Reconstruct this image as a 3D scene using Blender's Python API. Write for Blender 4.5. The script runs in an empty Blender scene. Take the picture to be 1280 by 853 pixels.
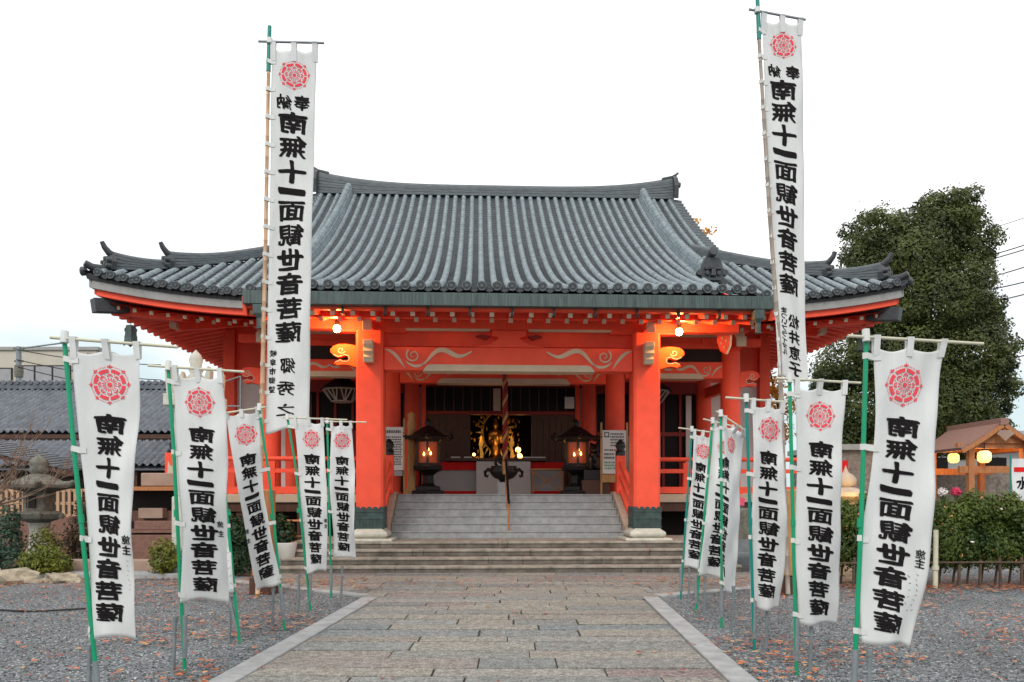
import bpy, bmesh, math, random
import numpy as np
from mathutils import Vector, Matrix
R = math.radians; PI = math.pi; sin, cos = math.sin, math.cos
random.seed(7); rng = np.random.default_rng(7)
sc = bpy.context.scene; COL = sc.collection

# ------------------------------------------------------------------ camera
F, HZ, EYE = 950.0, 622.0, 1.48           # focal length in photo pixels, horizon row, eye height
cam = bpy.data.cameras.new('camera'); camo = bpy.data.objects.new('camera', cam); COL.objects.link(camo)
cam.sensor_width = 36; cam.lens = 36*F/1280; cam.shift_y = (HZ-426.5)/1280
cam.clip_start = .1; cam.clip_end = 3000
camo.location = (0, 0, EYE); camo.rotation_euler = (R(90), 0, 0)
sc.camera = camo

# ------------------------------------------------------------------ sky, sun, exposure
SUN_EL, SUN_ROT = R(42), R(195)
world = bpy.data.worlds.new('World'); sc.world = world; world.use_nodes = True
nt = world.node_tree; N = nt.nodes; L = nt.links
bg = N['Background']; bg.inputs[1].default_value = 0.13
sky = N.new('ShaderNodeTexSky'); sky.sky_type = 'NISHITA'; sky.sun_disc = False
sky.sun_elevation = SUN_EL; sky.sun_rotation = SUN_ROT; sky.air_density = 1.0; sky.dust_density = 2.0
tc = N.new('ShaderNodeTexCoord'); mp = N.new('ShaderNodeMapping'); mp.inputs['Scale'].default_value = (1, 1, 3.2)
nz = N.new('ShaderNodeTexNoise'); nz.inputs['Scale'].default_value = 1.7; nz.inputs['Detail'].default_value = 5
sep = N.new('ShaderNodeSeparateXYZ')
mr = N.new('ShaderNodeMapRange'); mr.inputs[1].default_value = .10; mr.inputs[2].default_value = .52; mr.inputs[3].default_value = -.22; mr.inputs[4].default_value = .42
ad = N.new('ShaderNodeMath'); ad.operation = 'ADD'
cr = N.new('ShaderNodeValToRGB'); cr.color_ramp.elements[0].position = .38; cr.color_ramp.elements[1].position = .62
mx = N.new('ShaderNodeMixRGB'); mx.inputs[2].default_value = (9.6, 9.6, 9.65, 1)
tint = N.new('ShaderNodeMixRGB'); tint.blend_type = 'MIX'; tint.inputs[0].default_value = .85; tint.inputs[2].default_value = (5.6, 6.6, 6.8, 1)
L.new(tc.outputs['Generated'], mp.inputs[0]); L.new(mp.outputs[0], nz.inputs['Vector'])
L.new(tc.outputs['Generated'], sep.inputs[0]); L.new(sep.outputs[2], mr.inputs[0])
L.new(nz.outputs[0], ad.inputs[0]); L.new(mr.outputs[0], ad.inputs[1]); L.new(ad.outputs[0], cr.inputs[0])
L.new(cr.outputs[0], mx.inputs[0]); L.new(sky.outputs[0], tint.inputs[1]); L.new(tint.outputs[0], mx.inputs[1]); L.new(mx.outputs[0], bg.inputs[0])
sl = bpy.data.lights.new('sun', 'SUN'); sl.energy = 1.5; sl.angle = R(25); sl.color = (1, .96, .9)
so = bpy.data.objects.new('sun', sl); COL.objects.link(so)
so.rotation_euler = (R(90)-SUN_EL, 0, R(180)-SUN_ROT)          # same direction as the sky's sun: behind the camera
sc.view_settings.view_transform = 'Standard'; sc.view_settings.look = 'None'
sc.view_settings.exposure = 0.12; sc.view_settings.gamma = 1
sc.cycles.max_bounces = 8; sc.cycles.diffuse_bounces = 5

def P(px, py, Y):
    return Vector(((px-640)/F*Y, Y, EYE+(HZ-py)/F*Y))

# ------------------------------------------------------------------ materials
def S(r, g, b):                                  # sRGB 0-255 -> linear
    f = lambda c: c/12.92 if c <= .04045 else ((c+.055)/1.055)**2.4
    return (f(r/255), f(g/255), f(b/255))
def mat(name, c, rough=.6, var=.18, scale=3.0, c2=None, bump=0, bscale=40, metal=0, spec=.35, emit=None, es=0, stretch=None, transl=0):
    m = bpy.data.materials.new(name); m.use_nodes = True
    nt = m.node_tree; N = nt.nodes; L = nt.links; b = N['Principled BSDF']
    b.inputs['Roughness'].default_value = rough; b.inputs['Metallic'].default_value = metal
    b.inputs['Specular IOR Level'].default_value = spec
    tc = N.new('ShaderNodeTexCoord'); mp = N.new('ShaderNodeMapping')
    if stretch: mp.inputs['Scale'].default_value = stretch
    L.new(tc.outputs['Object'], mp.inputs[0])
    nz = N.new('ShaderNodeTexNoise'); nz.inputs['Scale'].default_value = scale; nz.inputs['Detail'].default_value = 7; nz.inputs['Roughness'].default_value = .65
    L.new(mp.outputs[0], nz.inputs['Vector'])
    r = N.new('ShaderNodeValToRGB'); r.color_ramp.elements[0].position = .3; r.color_ramp.elements[1].position = .7
    a = tuple(x*(1-var) for x in c); d = tuple(min(1, x*(1+var)) for x in c) if c2 is None else c2
    r.color_ramp.elements[0].color = (*a, 1); r.color_ramp.elements[1].color = (*d, 1)
    L.new(nz.outputs[0], r.inputs[0]); L.new(r.outputs[0], b.inputs['Base Color'])
    if bump:
        n2 = N.new('ShaderNodeTexNoise'); n2.inputs['Scale'].default_value = bscale; n2.inputs['Detail'].default_value = 5
        L.new(mp.outputs[0], n2.inputs['Vector'])
        bp = N.new('ShaderNodeBump'); bp.inputs['Strength'].default_value = bump; bp.inputs['Distance'].default_value = .02
        L.new(n2.outputs[0], bp.inputs['Height']); L.new(bp.outputs[0], b.inputs['Normal'])
    if emit:
        b.inputs['Emission Color'].default_value = (*emit, 1); b.inputs['Emission Strength'].default_value = es
    if transl:
        t = N.new('ShaderNodeBsdfTranslucent'); L.new(r.outputs[0], t.inputs[0])
        ms = N.new('ShaderNodeMixShader'); ms.inputs[0].default_value = transl
        L.new(b.outputs[0], ms.inputs[1]); L.new(t.outputs[0], ms.inputs[2])
        L.new(ms.outputs[0], N['Material Output'].inputs[0])
    return m
M = {}
M['verm'] = mat('vermilion_paint', (.85, .100, .054), .5, .11, 2.2, bump=.03, bscale=8, spec=.16)
M['soffitshade'] = mat('shaded_vermilion', (.42, .022, .012), .6, .1, 1.5, spec=.1)  # red boards with the shade between the rafters put into the colour
M['lampverm'] = mat('lamplit_vermilion', (.82, .13, .03), .5, .07, 1.5, spec=.16)  # vermilion pushed towards orange: lamp glow put into the colour
M['shoe'] = mat('dark_patina_shoe', (.028, .040, .040), .5, .2, 6, c2=(.055, .095, .088), bump=.06)
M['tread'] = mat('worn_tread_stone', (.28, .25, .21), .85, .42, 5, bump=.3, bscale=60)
M['cream'] = mat('cream_paint', (.56, .47, .34), .6, .1)
M['offwhite'] = mat('white_plaster', (.62, .60, .58), .8, .06, 2)
M['greyboard'] = mat('pale_grey_board', (.30, .295, .285), .7, .15, 5)
M['pan'] = mat('roof_pan_tile', (.048, .056, .064), .55, .35, 2.0, bump=.1, bscale=30)  # shade between the ribs is partly put into this dark tone
M['rib'] = mat('roof_cover_tile', (.222, .265, .288), .5, .42, 7, bump=.15, bscale=25)  # lighter patina, with sky light on the ribs put into the colour too
M['ridge'] = mat('ridge_tile', (.10, .115, .125), .55, .35, 4, bump=.15, stretch=(1, 1, 5))
M['tiledark'] = mat('dark_tile', (.05, .055, .06), .5, .3, 8, bump=.2)
M['patina'] = mat('copper_patina', (.040, .050, .050), .55, .2, 4, c2=(.09, .135, .128), stretch=(9, 9, .5), bump=.06)
M['bronze'] = mat('dark_bronze', (.012, .011, .010), .42, .3, 8, metal=.2, bump=.2, bscale=25)
M['black'] = mat('black_lacquer_and_shade', (.012, .012, .013), .4, .2)  # lacquer on fittings, and painted shade in the gap under the eave tiles
M['granite'] = mat('grey_granite', (.31, .315, .315), .8, .24, 5.5, bump=.25, bscale=70)
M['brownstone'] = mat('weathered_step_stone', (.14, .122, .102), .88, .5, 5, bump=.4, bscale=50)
M['tanstone'] = mat('tan_cheek_stone', (.42, .33, .25), .8, .22, 3, bump=.15, bscale=50)
M['palestone'] = mat('pale_base_stone', (.50, .49, .42), .75, .2, 5, bump=.1)
M['tanwood'] = mat('pale_verandah_board', (.47, .37, .27), .6, .12, 4, stretch=(1, 1, 6))
M['brown'] = mat('dark_brown_wood', (.075, .032, .02), .5, .25, 3, stretch=(6, 6, 1))
M['lbrown'] = mat('honey_wood', (.42, .23, .085), .5, .25, 4, stretch=(6, 6, 1))
M['orangewood'] = mat('orange_brown_timber', (.40, .16, .06), .55, .25, 3, stretch=(5, 5, 1))
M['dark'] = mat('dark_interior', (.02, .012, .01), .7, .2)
M['darkred'] = mat('oxblood_wood', (.22, .014, .010), .5, .12, 3)
M['glass'] = mat('dark_window_glass', (.012, .010, .010), .5, .2, spec=.12)
M['grey'] = mat('grey_panel', (.36, .36, .355), .7, .06)
M['curtain'] = mat('grey_curtain', (.30, .30, .31), .8, .12, 2)
M['gold'] = mat('gilded_metal', (.62, .34, .07), .3, .25, 9, metal=.85)
M['cloth'] = mat('white_banner_cloth', (.70, .71, .705), .85, .09, 2.6, bump=.38, bscale=5, spec=.08, transl=.18, stretch=(1.6, 1, .55))
M['ink'] = mat('black_ink', (.012, .010, .011), .85, .2, spec=.1)
M['redink'] = mat('red_ink', (.72, .075, .095), .85, .1, spec=.1)
M['redprint'] = mat('red_banner_print', (.62, .02, .02), .85, .1, spec=.1)
M['green'] = mat('green_pole', (.005, .28, .135), .38, .1)
M['teal'] = mat('teal_pole', (.004, .20, .165), .38, .1)
M['zinc'] = mat('grey_pipe', (.22, .245, .26), .45, .2, 8, metal=.3)
M['bamboo'] = mat('bamboo', (.48, .30, .18), .5, .3, 3, stretch=(8, 8, 1))
M['greybamboo'] = mat('weathered_bamboo', (.30, .25, .21), .6, .3, 3, stretch=(8, 8, 1))
M['stick'] = mat('pale_bamboo_stick', (.52, .50, .38), .5, .2, 6)
M['tab'] = mat('grey_white_tab', (.60, .61, .59), .8, .1)
M['bark'] = mat('bark', (.09, .06, .042), .9, .4, 8, bump=.5, bscale=30)
M['twig'] = mat('bare_twig', (.22, .15, .11), .8, .3, 9)
M['oldstone'] = mat('lichen_stone', (.16, .155, .13), .9, .45, 7, bump=.4, bscale=35)
M['rock'] = mat('garden_rock', (.32, .27, .20), .9, .4, 4, bump=.6, bscale=14)
M['redgranite'] = mat('red_brown_granite', (.20, .10, .075), .55, .25, 12, bump=.1, bscale=80)
M['pinkwall'] = mat('brown_rendered_wall', (.34, .235, .18), .8, .15, 3)
M['beige'] = mat('beige_render', (.48, .44, .37), .8, .1, .5)
M['house'] = mat('house_roof_tile', (.115, .128, .148), .45, .4, 2.2, bump=.1)
M['darkwall'] = mat('dark_timber_wall', (.045, .03, .024), .7, .3, 3)
M['lattice'] = mat('pale_lattice_wood', (.45, .28, .17), .6, .2, 5)
M['paper'] = mat('white_paper', (.66, .65, .62), .7, .04)
M['print'] = mat('grey_print', (.12, .12, .12), .8, .3)
M['greenprint'] = mat('green_print', (.10, .30, .16), .8, .3)
M['shingle'] = mat('pinkish_bark_roof', (.27, .15, .12), .7, .25, 5, bump=.2, stretch=(1, 5, 5))
M['brick'] = mat('grey_stone_wall', (.20, .165, .14), .85, .5, 6, bump=.3)
M['flame'] = mat('lamp_glow', (1, .6, .2), emit=(1, .50, .13), es=6)
M['bulb'] = mat('bulb_glow', (1, .7, .3), emit=(1, .62, .22), es=70)
M['lampshade'] = mat('lit_lantern_paper', (1, .75, .4), emit=(1, .50, .14), es=1.7)
M['warmglass'] = mat('amber_glass', (.20, .035, .012), .2, .3, emit=(1, .22, .05), es=.07)
M['wire'] = mat('black_cable', (.02, .02, .022), .6)
M['pink'] = mat('pink_cloth', (.75, .10, .18), .8)
M['planter'] = mat('white_planter', (.55, .54, .5), .6, .1)
def leafmat(name, a, b, scale=.9, rough=.5):
    m = mat(name, a, rough, 0, scale, c2=b, spec=.3, transl=.22)
    r = [n for n in m.node_tree.nodes if n.type == 'VALTORGB'][0]
    r.color_ramp.elements[0].color = (*a, 1); r.color_ramp.elements[0].position = .36; r.color_ramp.elements[1].position = .66
    return m
M['leaf_tree'] = leafmat('camphor_leaves', (.026, .044, .013), (.12, .14, .036), .8)
M['leaf_hedge'] = leafmat('hedge_leaves', (.024, .050, .009), (.13, .175, .03), 1.6)
M['leaf_yellow'] = leafmat('yellow_green_leaves', (.06, .09, .01), (.24, .24, .03), 3)
M['leaf_brown'] = leafmat('red_brown_leaves', (.030, .022, .012), (.10, .06, .025), 2.5)
M['leaf_blue'] = leafmat('blue_green_leaves', (.025, .055, .035), (.07, .12, .08), 3)
M['leaf_dark'] = leafmat('dark_bush_leaves', (.010, .03, .012), (.035, .07, .025), 3)
M['leaf_gold'] = leafmat('golden_leaves', (.55, .22, .02), (.75, .36, .05), 2)
M['fall_a'] = mat('fallen_leaf_orange', (.50, .15, .05), .7, .4, 6)
M['fall_b'] = mat('fallen_leaf_red', (.27, .06, .035), .7, .4, 6)
M['fall_c'] = mat('fallen_leaf_tan', (.50, .28, .13), .7, .3, 6)
M['flower_a'] = mat('orange_blossom', (.75, .28, .15), .7, .2); M['flower_b'] = mat('white_flower', (.75, .7, .68), .7); M['flower_c'] = mat('magenta_flower', (.6, .03, .10), .7)

def ground_mat():
    m = bpy.data.materials.new('gravel_ground'); m.use_nodes = True; nt = m.node_tree; N = nt.nodes; L = nt.links; b = N['Principled BSDF']
    b.inputs['Roughness'].default_value = .85
    tc = N.new('ShaderNodeTexCoord'); vo = N.new('ShaderNodeTexVoronoi'); vo.inputs['Scale'].default_value = 55
    L.new(tc.outputs['Object'], vo.inputs['Vector'])
    sp = N.new('ShaderNodeSeparateColor'); L.new(vo.outputs['Color'], sp.inputs[0])
    r = N.new('ShaderNodeValToRGB'); e = r.color_ramp.elements
    e[0].color = (.045, .052, .058, 1); e[1].color = (.46, .47, .47, 1); e[1].position = 1
    x = e.new(.5); x.color = (.135, .148, .155, 1); x = e.new(.85); x.color = (.23, .24, .245, 1)
    L.new(sp.outputs[0], r.inputs[0])
    nz = N.new('ShaderNodeTexNoise'); nz.inputs['Scale'].default_value = .5; nz.inputs['Detail'].default_value = 5; L.new(tc.outputs['Object'], nz.inputs['Vector'])
    r2 = N.new('ShaderNodeValToRGB'); r2.color_ramp.elements[0].color = (.66, .66, .66, 1); r2.color_ramp.elements[1].color = (1.0, 1.02, 1.04, 1)
    r2.color_ramp.elements[0].position = .3; r2.color_ramp.elements[1].position = .7
    L.new(nz.outputs[0], r2.inputs[0])
    mm = N.new('ShaderNodeMixRGB'); mm.blend_type = 'MULTIPLY'; mm.inputs[0].default_value = 1
    L.new(r.outputs[0], mm.inputs[1]); L.new(r2.outputs[0], mm.inputs[2]); L.new(mm.outputs[0], b.inputs['Base Color'])
    bp = N.new('ShaderNodeBump'); bp.inputs['Strength'].default_value = .9; bp.inputs['Distance'].default_value = .012; bp.invert = True
    L.new(vo.outputs['Distance'], bp.inputs['Height']); L.new(bp.outputs[0], b.inputs['Normal'])
    return m
M['gravel'] = ground_mat()
def slab_mat():
    m = mat('paving_slab_stone', (.3, .3, .3), .85, 0, 1, bump=.9, bscale=26); nt = m.node_tree; N = nt.nodes; L = nt.links; b = N['Principled BSDF']
    at = N.new('ShaderNodeAttribute'); at.attribute_name = 'slab'
    r = N.new('ShaderNodeValToRGB'); e = r.color_ramp.elements
    e[0].color = (.178, .165, .148, 1); e[1].color = (.165, .128, .126, 1); e[1].position = 1
    for p, c in ((.22, (.205, .196, .174)), (.42, (.14, .148, .148)), (.6, (.215, .205, .186)), (.78, (.132, .15, .162)), (.9, (.18, .17, .156))):
        x = e.new(p); x.color = (*c, 1)
    L.new(at.outputs['Fac'], r.inputs[0])
    tc = N.new('ShaderNodeTexCoord'); nz = N.new('ShaderNodeTexNoise'); nz.inputs['Scale'].default_value = 14; nz.inputs['Detail'].default_value = 10; nz.inputs['Roughness'].default_value = .85
    L.new(tc.outputs['Object'], nz.inputs['Vector'])
    r2 = N.new('ShaderNodeValToRGB'); r2.color_ramp.elements[0].color = (.30, .30, .30, 1); r2.color_ramp.elements[1].color = (1.65, 1.62, 1.56, 1)
    r2.color_ramp.elements[0].position = .32; r2.color_ramp.elements[1].position = .68
    L.new(nz.outputs[0], r2.inputs[0])
    n3 = N.new('ShaderNodeTexNoise'); n3.inputs['Scale'].default_value = 46; n3.inputs['Detail'].default_value = 6; n3.inputs['Roughness'].default_value = .8
    L.new(tc.outputs['Object'], n3.inputs['Vector'])
    r3 = N.new('ShaderNodeMapRange'); r3.inputs[1].default_value = .36; r3.inputs[2].default_value = .64; r3.inputs[3].default_value = .42; r3.inputs[4].default_value = 2.05
    L.new(n3.outputs[0], r3.inputs[0])
    m3 = N.new('ShaderNodeMixRGB'); m3.blend_type = 'MULTIPLY'; m3.inputs[0].default_value = 1; L.new(r2.outputs[0], m3.inputs[1]); L.new(r3.outputs[0], m3.inputs[2])
    mm = N.new('ShaderNodeMixRGB'); mm.blend_type = 'MULTIPLY'; mm.inputs[0].default_value = 1
    L.new(r.outputs[0], mm.inputs[1]); L.new(m3.outputs[0], mm.inputs[2])
    for l in list(b.inputs['Base Color'].links): L.remove(l)
    L.new(mm.outputs[0], b.inputs['Base Color'])
    return m
M['slab'] = slab_mat()

# ------------------------------------------------------------------ mesh building
class MB:
    def __init__(s): s.v = []; s.f = []; s.m = []; s.s = []
    def add(s, v, f, m=0, smooth=False):
        o = len(s.v); s.v += [tuple(x) for x in v]
        for q in f: s.f.append([i+o for i in q]); s.m.append(m); s.s.append(smooth)
        return s
    def box(s, x0, x1, y0, y1, z0, z1, m=0):
        v = [(x0, y0, z0), (x1, y0, z0), (x1, y1, z0), (x0, y1, z0), (x0, y0, z1), (x1, y0, z1), (x1, y1, z1), (x0, y1, z1)]
        return s.add(v, [(3, 2, 1, 0), (4, 5, 6, 7), (0, 1, 5, 4), (1, 2, 6, 5), (2, 3, 7, 6), (3, 0, 4, 7)], m)
    def sweep(s, pts, ws, hs, m=0, up=(0, 0, 1), smooth=False):       # rectangle cross-section, bottom centre on pts
        pts = [Vector(p) for p in pts]; n = len(pts); up = Vector(up); V = []
        for i, p in enumerate(pts):
            t = (pts[min(i+1, n-1)]-pts[max(i-1, 0)]).normalized(); sd = t.cross(up).normalized(); u = sd.cross(t).normalized()
            w = (ws[i] if hasattr(ws, '__len__') else ws)/2; h = hs[i] if hasattr(hs, '__len__') else hs
            V += [p-sd*w, p+sd*w, p+sd*w+u*h, p-sd*w+u*h]
        Fc = [(0, 1, 2, 3), (4*n-1, 4*n-2, 4*n-3, 4*n-4)]
        for i in range(n-1):
            a = 4*i
            for k in range(4): Fc.append((a+k, a+4+k, a+4+(k+1) % 4, a+(k+1) % 4))
        return s.add(V, Fc, m, smooth)
    def bar(s, p, q, w, h, m=0, up=(0, 0, 1)):
        p = Vector(p); q = Vector(q)
        if abs((q-p).normalized().dot(Vector(up))) > .98: up = (0, 1, 0)
        t = (q-p).normalized(); sd = t.cross(Vector(up)).normalized(); u = sd.cross(t)
        return s.sweep([p-u*h/2, q-u*h/2], w, h, m, up)
    def tube(s, pts, r, n=8, m=0, cap=True, smooth=True):
        pts = [Vector(p) for p in pts]; k = len(pts); V = []
        for i, p in enumerate(pts):
            t = (pts[min(i+1, k-1)]-pts[max(i-1, 0)]).normalized()
            ref = Vector((0, 0, 1)) if abs(t.z) < .9 else Vector((0, 1, 0))
            a = t.cross(ref).normalized(); b = a.cross(t); rr = r[i] if hasattr(r, '__len__') else r
            V += [p+(a*cos(2*PI*j/n)+b*sin(2*PI*j/n))*rr for j in range(n)]
        Fc = [(i*n+j, i*n+(j+1) % n, (i+1)*n+(j+1) % n, (i+1)*n+j) for i in range(k-1) for j in range(n)]
        s.add(V, Fc, m, smooth)
        if cap:
            s.add(V[:n], [tuple(range(n))[::-1]], m); s.add(V[-n:], [tuple(range(n))], m)
        return s
    def lathe(s, prof, n=16, c=(0, 0, 0), m=0, smooth=True, rot=0, sx=1, sy=1):
        V = [(c[0]+r*sx*cos(2*PI*j/n+rot), c[1]+r*sy*sin(2*PI*j/n+rot), c[2]+z) for r, z in prof for j in range(n)]
        k = len(prof)
        Fc = [(i*n+j, i*n+(j+1) % n, (i+1)*n+(j+1) % n, (i+1)*n+j) for i in range(k-1) for j in range(n)]
        s.add(V, Fc, m, smooth)
        if prof[0][0] > 1e-4: s.add(V[:n], [tuple(range(n))[::-1]], m)
        if prof[-1][0] > 1e-4: s.add(V[-n:], [tuple(range(n))], m)
        return s
    def prism(s, pts, fn, t0, t1, m=0):            # outline pts (a,b), fn(a,b,t)->xyz
        n = len(pts); V = [fn(a, b, t0) for a, b in pts]+[fn(a, b, t1) for a, b in pts]
        Fc = [tuple(range(n))[::-1], tuple(range(n, 2*n))]+[(i, (i+1) % n, n+(i+1) % n, n+i) for i in range(n)]
        return s.add(V, Fc, m)
    def ribbon(s, pts, ws, fn, t0, t1, m=0):       # a strip of varying width along a 2-D curve, as a thin relief
        n = len(pts); A = []; B = []
        for i, (a, b) in enumerate(pts):
            p0 = pts[max(i-1, 0)]; p1 = pts[min(i+1, n-1)]; dx, dy = p1[0]-p0[0], p1[1]-p0[1]; l = math.hypot(dx, dy) or 1
            w = ws[i]/2; A.append((a-dy/l*w, b+dx/l*w)); B.append((a+dy/l*w, b-dx/l*w))
        for i in range(n-1): s.prism([A[i], A[i+1], B[i+1], B[i]], fn, t0, t1, m)
        return s
    def grid(s, fn, nu, nv, m=0, smooth=True):
        V = [fn(i/nu, j/nv) for j in range(nv+1) for i in range(nu+1)]
        Fc = [(j*(nu+1)+i, j*(nu+1)+i+1, (j+1)*(nu+1)+i+1, (j+1)*(nu+1)+i) for j in range(nv) for i in range(nu)]
        return s.add(V, Fc, m, smooth)
    def mesh(s, name, mats):
        me = bpy.data.meshes.new(name); me.from_pydata(s.v, [], s.f)
        for q in (mats if isinstance(mats, (list, tuple)) else [mats]): me.materials.append(M[q] if isinstance(q, str) else q)
        me.polygons.foreach_set('material_index', s.m); me.polygons.foreach_set('use_smooth', s.s); me.update()
        return me
    def build(s, name, mats, parent=None, bevel=0, loc=None, normals=True):
        me = s.mesh(name, mats)
        if normals and len(s.f) < 60000:
            bm = bmesh.new(); bm.from_mesh(me); bmesh.ops.recalc_face_normals(bm, faces=bm.faces); bm.to_mesh(me); bm.free()
        o = bpy.data.objects.new(name, me); COL.objects.link(o)
        if parent: o.parent = parent
        if loc: o.location = loc
        if bevel:
            b = o.modifiers.new('bevel', 'BEVEL'); b.width = bevel; b.segments = 2; b.limit_method = 'ANGLE'; b.angle_limit = R(40)
        return o
def tag(o, label, cat, group=None, kind=None):
    o['label'] = label; o['category'] = cat
    if group: o['group'] = group
    if kind: o['kind'] = kind
    return o
def thing(name, label, cat, loc=(0, 0, 0), rz=0, group=None):
    o = bpy.data.objects.new(name, None); COL.objects.link(o); o.location = loc; o.rotation_euler = (0, 0, rz); o.empty_display_size = .2
    return tag(o, label, cat, group)
def copy_of(o, parent=None, loc=None, scale=None):
    c = o.copy(); COL.objects.link(c); c.parent = parent
    if loc is not None: c.location = loc
    if scale is not None: c.scale = scale
    for ch in list(o.children): copy_of(ch, c)
    return c
def structure(o): o['kind'] = 'structure'; return o
def bez(p0, p1, p2, p3, n=14):
    return [tuple((1-t)**3*a+3*(1-t)**2*t*b+3*(1-t)*t*t*c+t**3*d for a, b, c, d in zip(p0, p1, p2, p3)) for t in [i/n for i in range(n+1)]]
def raw_mesh(name, verts, quads, mats, mi=None, smooth=False, parent=None):
    me = bpy.data.meshes.new(name); nv, nf = len(verts), len(quads); k = quads.shape[1]
    me.vertices.add(nv); me.vertices.foreach_set('co', verts.astype('f').ravel())
    me.loops.add(nf*k); me.loops.foreach_set('vertex_index', quads.astype('i').ravel())
    me.polygons.add(nf); me.polygons.foreach_set('loop_start', (np.arange(nf)*k).astype('i')); me.polygons.foreach_set('loop_total', np.full(nf, k, 'i'))
    for q in mats: me.materials.append(M[q])
    if mi is not None: me.polygons.foreach_set('material_index', mi.astype('i'))
    if smooth: me.polygons.foreach_set('use_smooth', np.ones(nf, bool))
    me.update(calc_edges=True); me.validate()
    o = bpy.data.objects.new(name, me); COL.objects.link(o)
    if parent: o.parent = parent
    return o
def leaves(name, blobs, n, size, mats, parent=None, seed=1, shell=.55, mi_p=None, droop=0):
    """leaf-sized folded quads spread through the volume of several ellipsoids (cx,cy,cz,rx,ry,rz)"""
    g = np.random.default_rng(seed); b = np.array(blobs, float)
    vol = (b[:, 3]*b[:, 4]*b[:, 5])**.75; pick = g.choice(len(b), n, p=vol/vol.sum()); B = b[pick]
    d = g.normal(size=(n, 3)); d /= np.linalg.norm(d, axis=1)[:, None]
    r = shell+(1-shell)*g.random(n)**.6; r = np.where(g.random(n) < .13, r*(1+.28*g.random(n)), r); r *= 1+.12*np.sin(d[:, 0]*9+pick)*np.cos(d[:, 2]*8+pick*2.1)
    c = B[:, :3]+d*r[:, None]*B[:, 3:6]
    nrm = d*.9+g.normal(size=(n, 3))*.45+np.array([0, -.05, .35]); nrm /= np.linalg.norm(nrm, axis=1)[:, None]
    a = np.cross(nrm, g.normal(size=(n, 3))); a /= np.linalg.norm(a, axis=1)[:, None]; e = np.cross(nrm, a)
    s = size*(.6+.8*g.random(n))[:, None]; w = s*(.38+.2*g.random(n))[:, None]
    V = np.stack([c-a*s, c+e*w-nrm*w*.25, c+a*s-nrm*s*droop, c-e*w-nrm*w*.25], 1).reshape(-1, 3)
    q = np.arange(4*n).reshape(n, 4)
    mi = None if mi_p is None else g.choice(len(mats), n, p=mi_p)
    return raw_mesh(name, V, q, mats, mi, parent=parent)
def figure(name, balls, mt, voxel, parent=None, smooth=4):
    """one continuous body grown from overlapping ellipsoids"""
    bm = bmesh.new()
    for (x, y, z, rx, ry, rz, *rot) in balls:
        mtx = Matrix.Translation((x, y, z))
        if rot: mtx = mtx @ Matrix.Rotation(R(rot[0]), 4, 'X')
        bmesh.ops.create_icosphere(bm, subdivisions=2, radius=1, matrix=mtx @ Matrix.Diagonal((rx, ry, rz, 1)))
    me = bpy.data.meshes.new(name); bm.to_mesh(me); bm.free(); me.materials.append(M[mt])
    o = bpy.data.objects.new(name, me); COL.objects.link(o); o.parent = parent
    r = o.modifiers.new('remesh', 'REMESH'); r.mode = 'VOXEL'; r.voxel_size = voxel; r.use_smooth_shade = True
    s = o.modifiers.new('smooth', 'SMOOTH'); s.iterations = smooth
    return o

# ================================================================== GROUND
g = MB(); g.add([(-900, -60, 0), (900, -60, 0), (900, 1500, 0), (-900, 1500, 0)], [(0, 1, 2, 3)])
ground = structure(g.build('ground', 'gravel')); ground['label'] = 'grey gravel ground'

# ---- stone paving: long slabs in rows, individually tinted
def path_edges(y):                                   # inner edges of the kerbs
    if y < 11.1: return (-2.445+.0468*y, 1.50+.0333*y)
    return (-1.92-(y-11.1)*1.5, 1.87+(y-11.1)*1.9)
pv, pf, pt = [], [], []; y = 2.6
while y < 14.78:
    h = random.uniform(.27, .46); y1 = min(y+h, 14.79)
    a0, b0 = path_edges(y+.01); a1, b1 = path_edges(y1)
    a, b = min(a0, a1)-.02, max(b0, b1)+.02; a = max(a, -7.0); b = min(b, 7.0)
    xs = [a]; 
    while xs[-1] < b-.5: xs.append(xs[-1]+random.uniform(.55, 1.9))
    xs[-1] = b
    for x0, x1 in zip(xs[:-1], xs[1:]):
        gx = random.uniform(.004, .014); z = .012+random.uniform(0, .010); j = lambda: random.uniform(-.012, .012)
        # clip the first and last slab to the kerb
        L0 = max(x0+gx, path_edges(y+.01)[0]-.01); L1 = max(x0+gx, path_edges(y1)[0]-.01)
        R0 = min(x1-gx, path_edges(y+.01)[1]+.01); R1 = min(x1-gx, path_edges(y1)[1]+.01)
        if R0-L0 < .03 or R1-L1 < .03: continue
        k = len(pv); n = max(2, int((x1-x0)/.3))
        for t in range(n+1):
            u = t/n; e = .007*sin(x0*7+u*9)+random.uniform(-.003, .003)
            pv.append((L0+(R0-L0)*u, y+.013+e*1.6, z)); pv.append((L1+(R1-L1)*u, y1-.013+e*1.2, z+.001))
        for t in range(n):
            q = k+2*t; pf.append((q, q+2, q+3, q+1))
        b4 = len(pv); 
        for q in range(k, b4): pv.append((pv[q][0], pv[q][1], -.03))
        m_ = b4-k
        for t in range(n):
            q = k+2*t; pf.append((q+m_, q+2+m_, q+2, q)); pf.append((q+1, q+3, q+3+m_, q+1+m_))
        pf.append((k, k+1, k+1+m_, k+m_)); q = k+2*n; pf.append((q, q+m_, q+1+m_, q+1))
        pt += [random.random()]*(len(pf)-len(pt))
    y = y1
me = bpy.data.meshes.new('path'); me.from_pydata(pv, [], pf); me.materials.append(M['slab'])
at = me.attributes.new('slab', 'FLOAT', 'FACE'); at.data.foreach_set('value', pt)
path = bpy.data.objects.new('path', me); COL.objects.link(path); structure(path); path['label'] = 'stone slab path'
M['joint'] = mat('joint_soil', (.05, .044, .036), .95, .4, 6)
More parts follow.
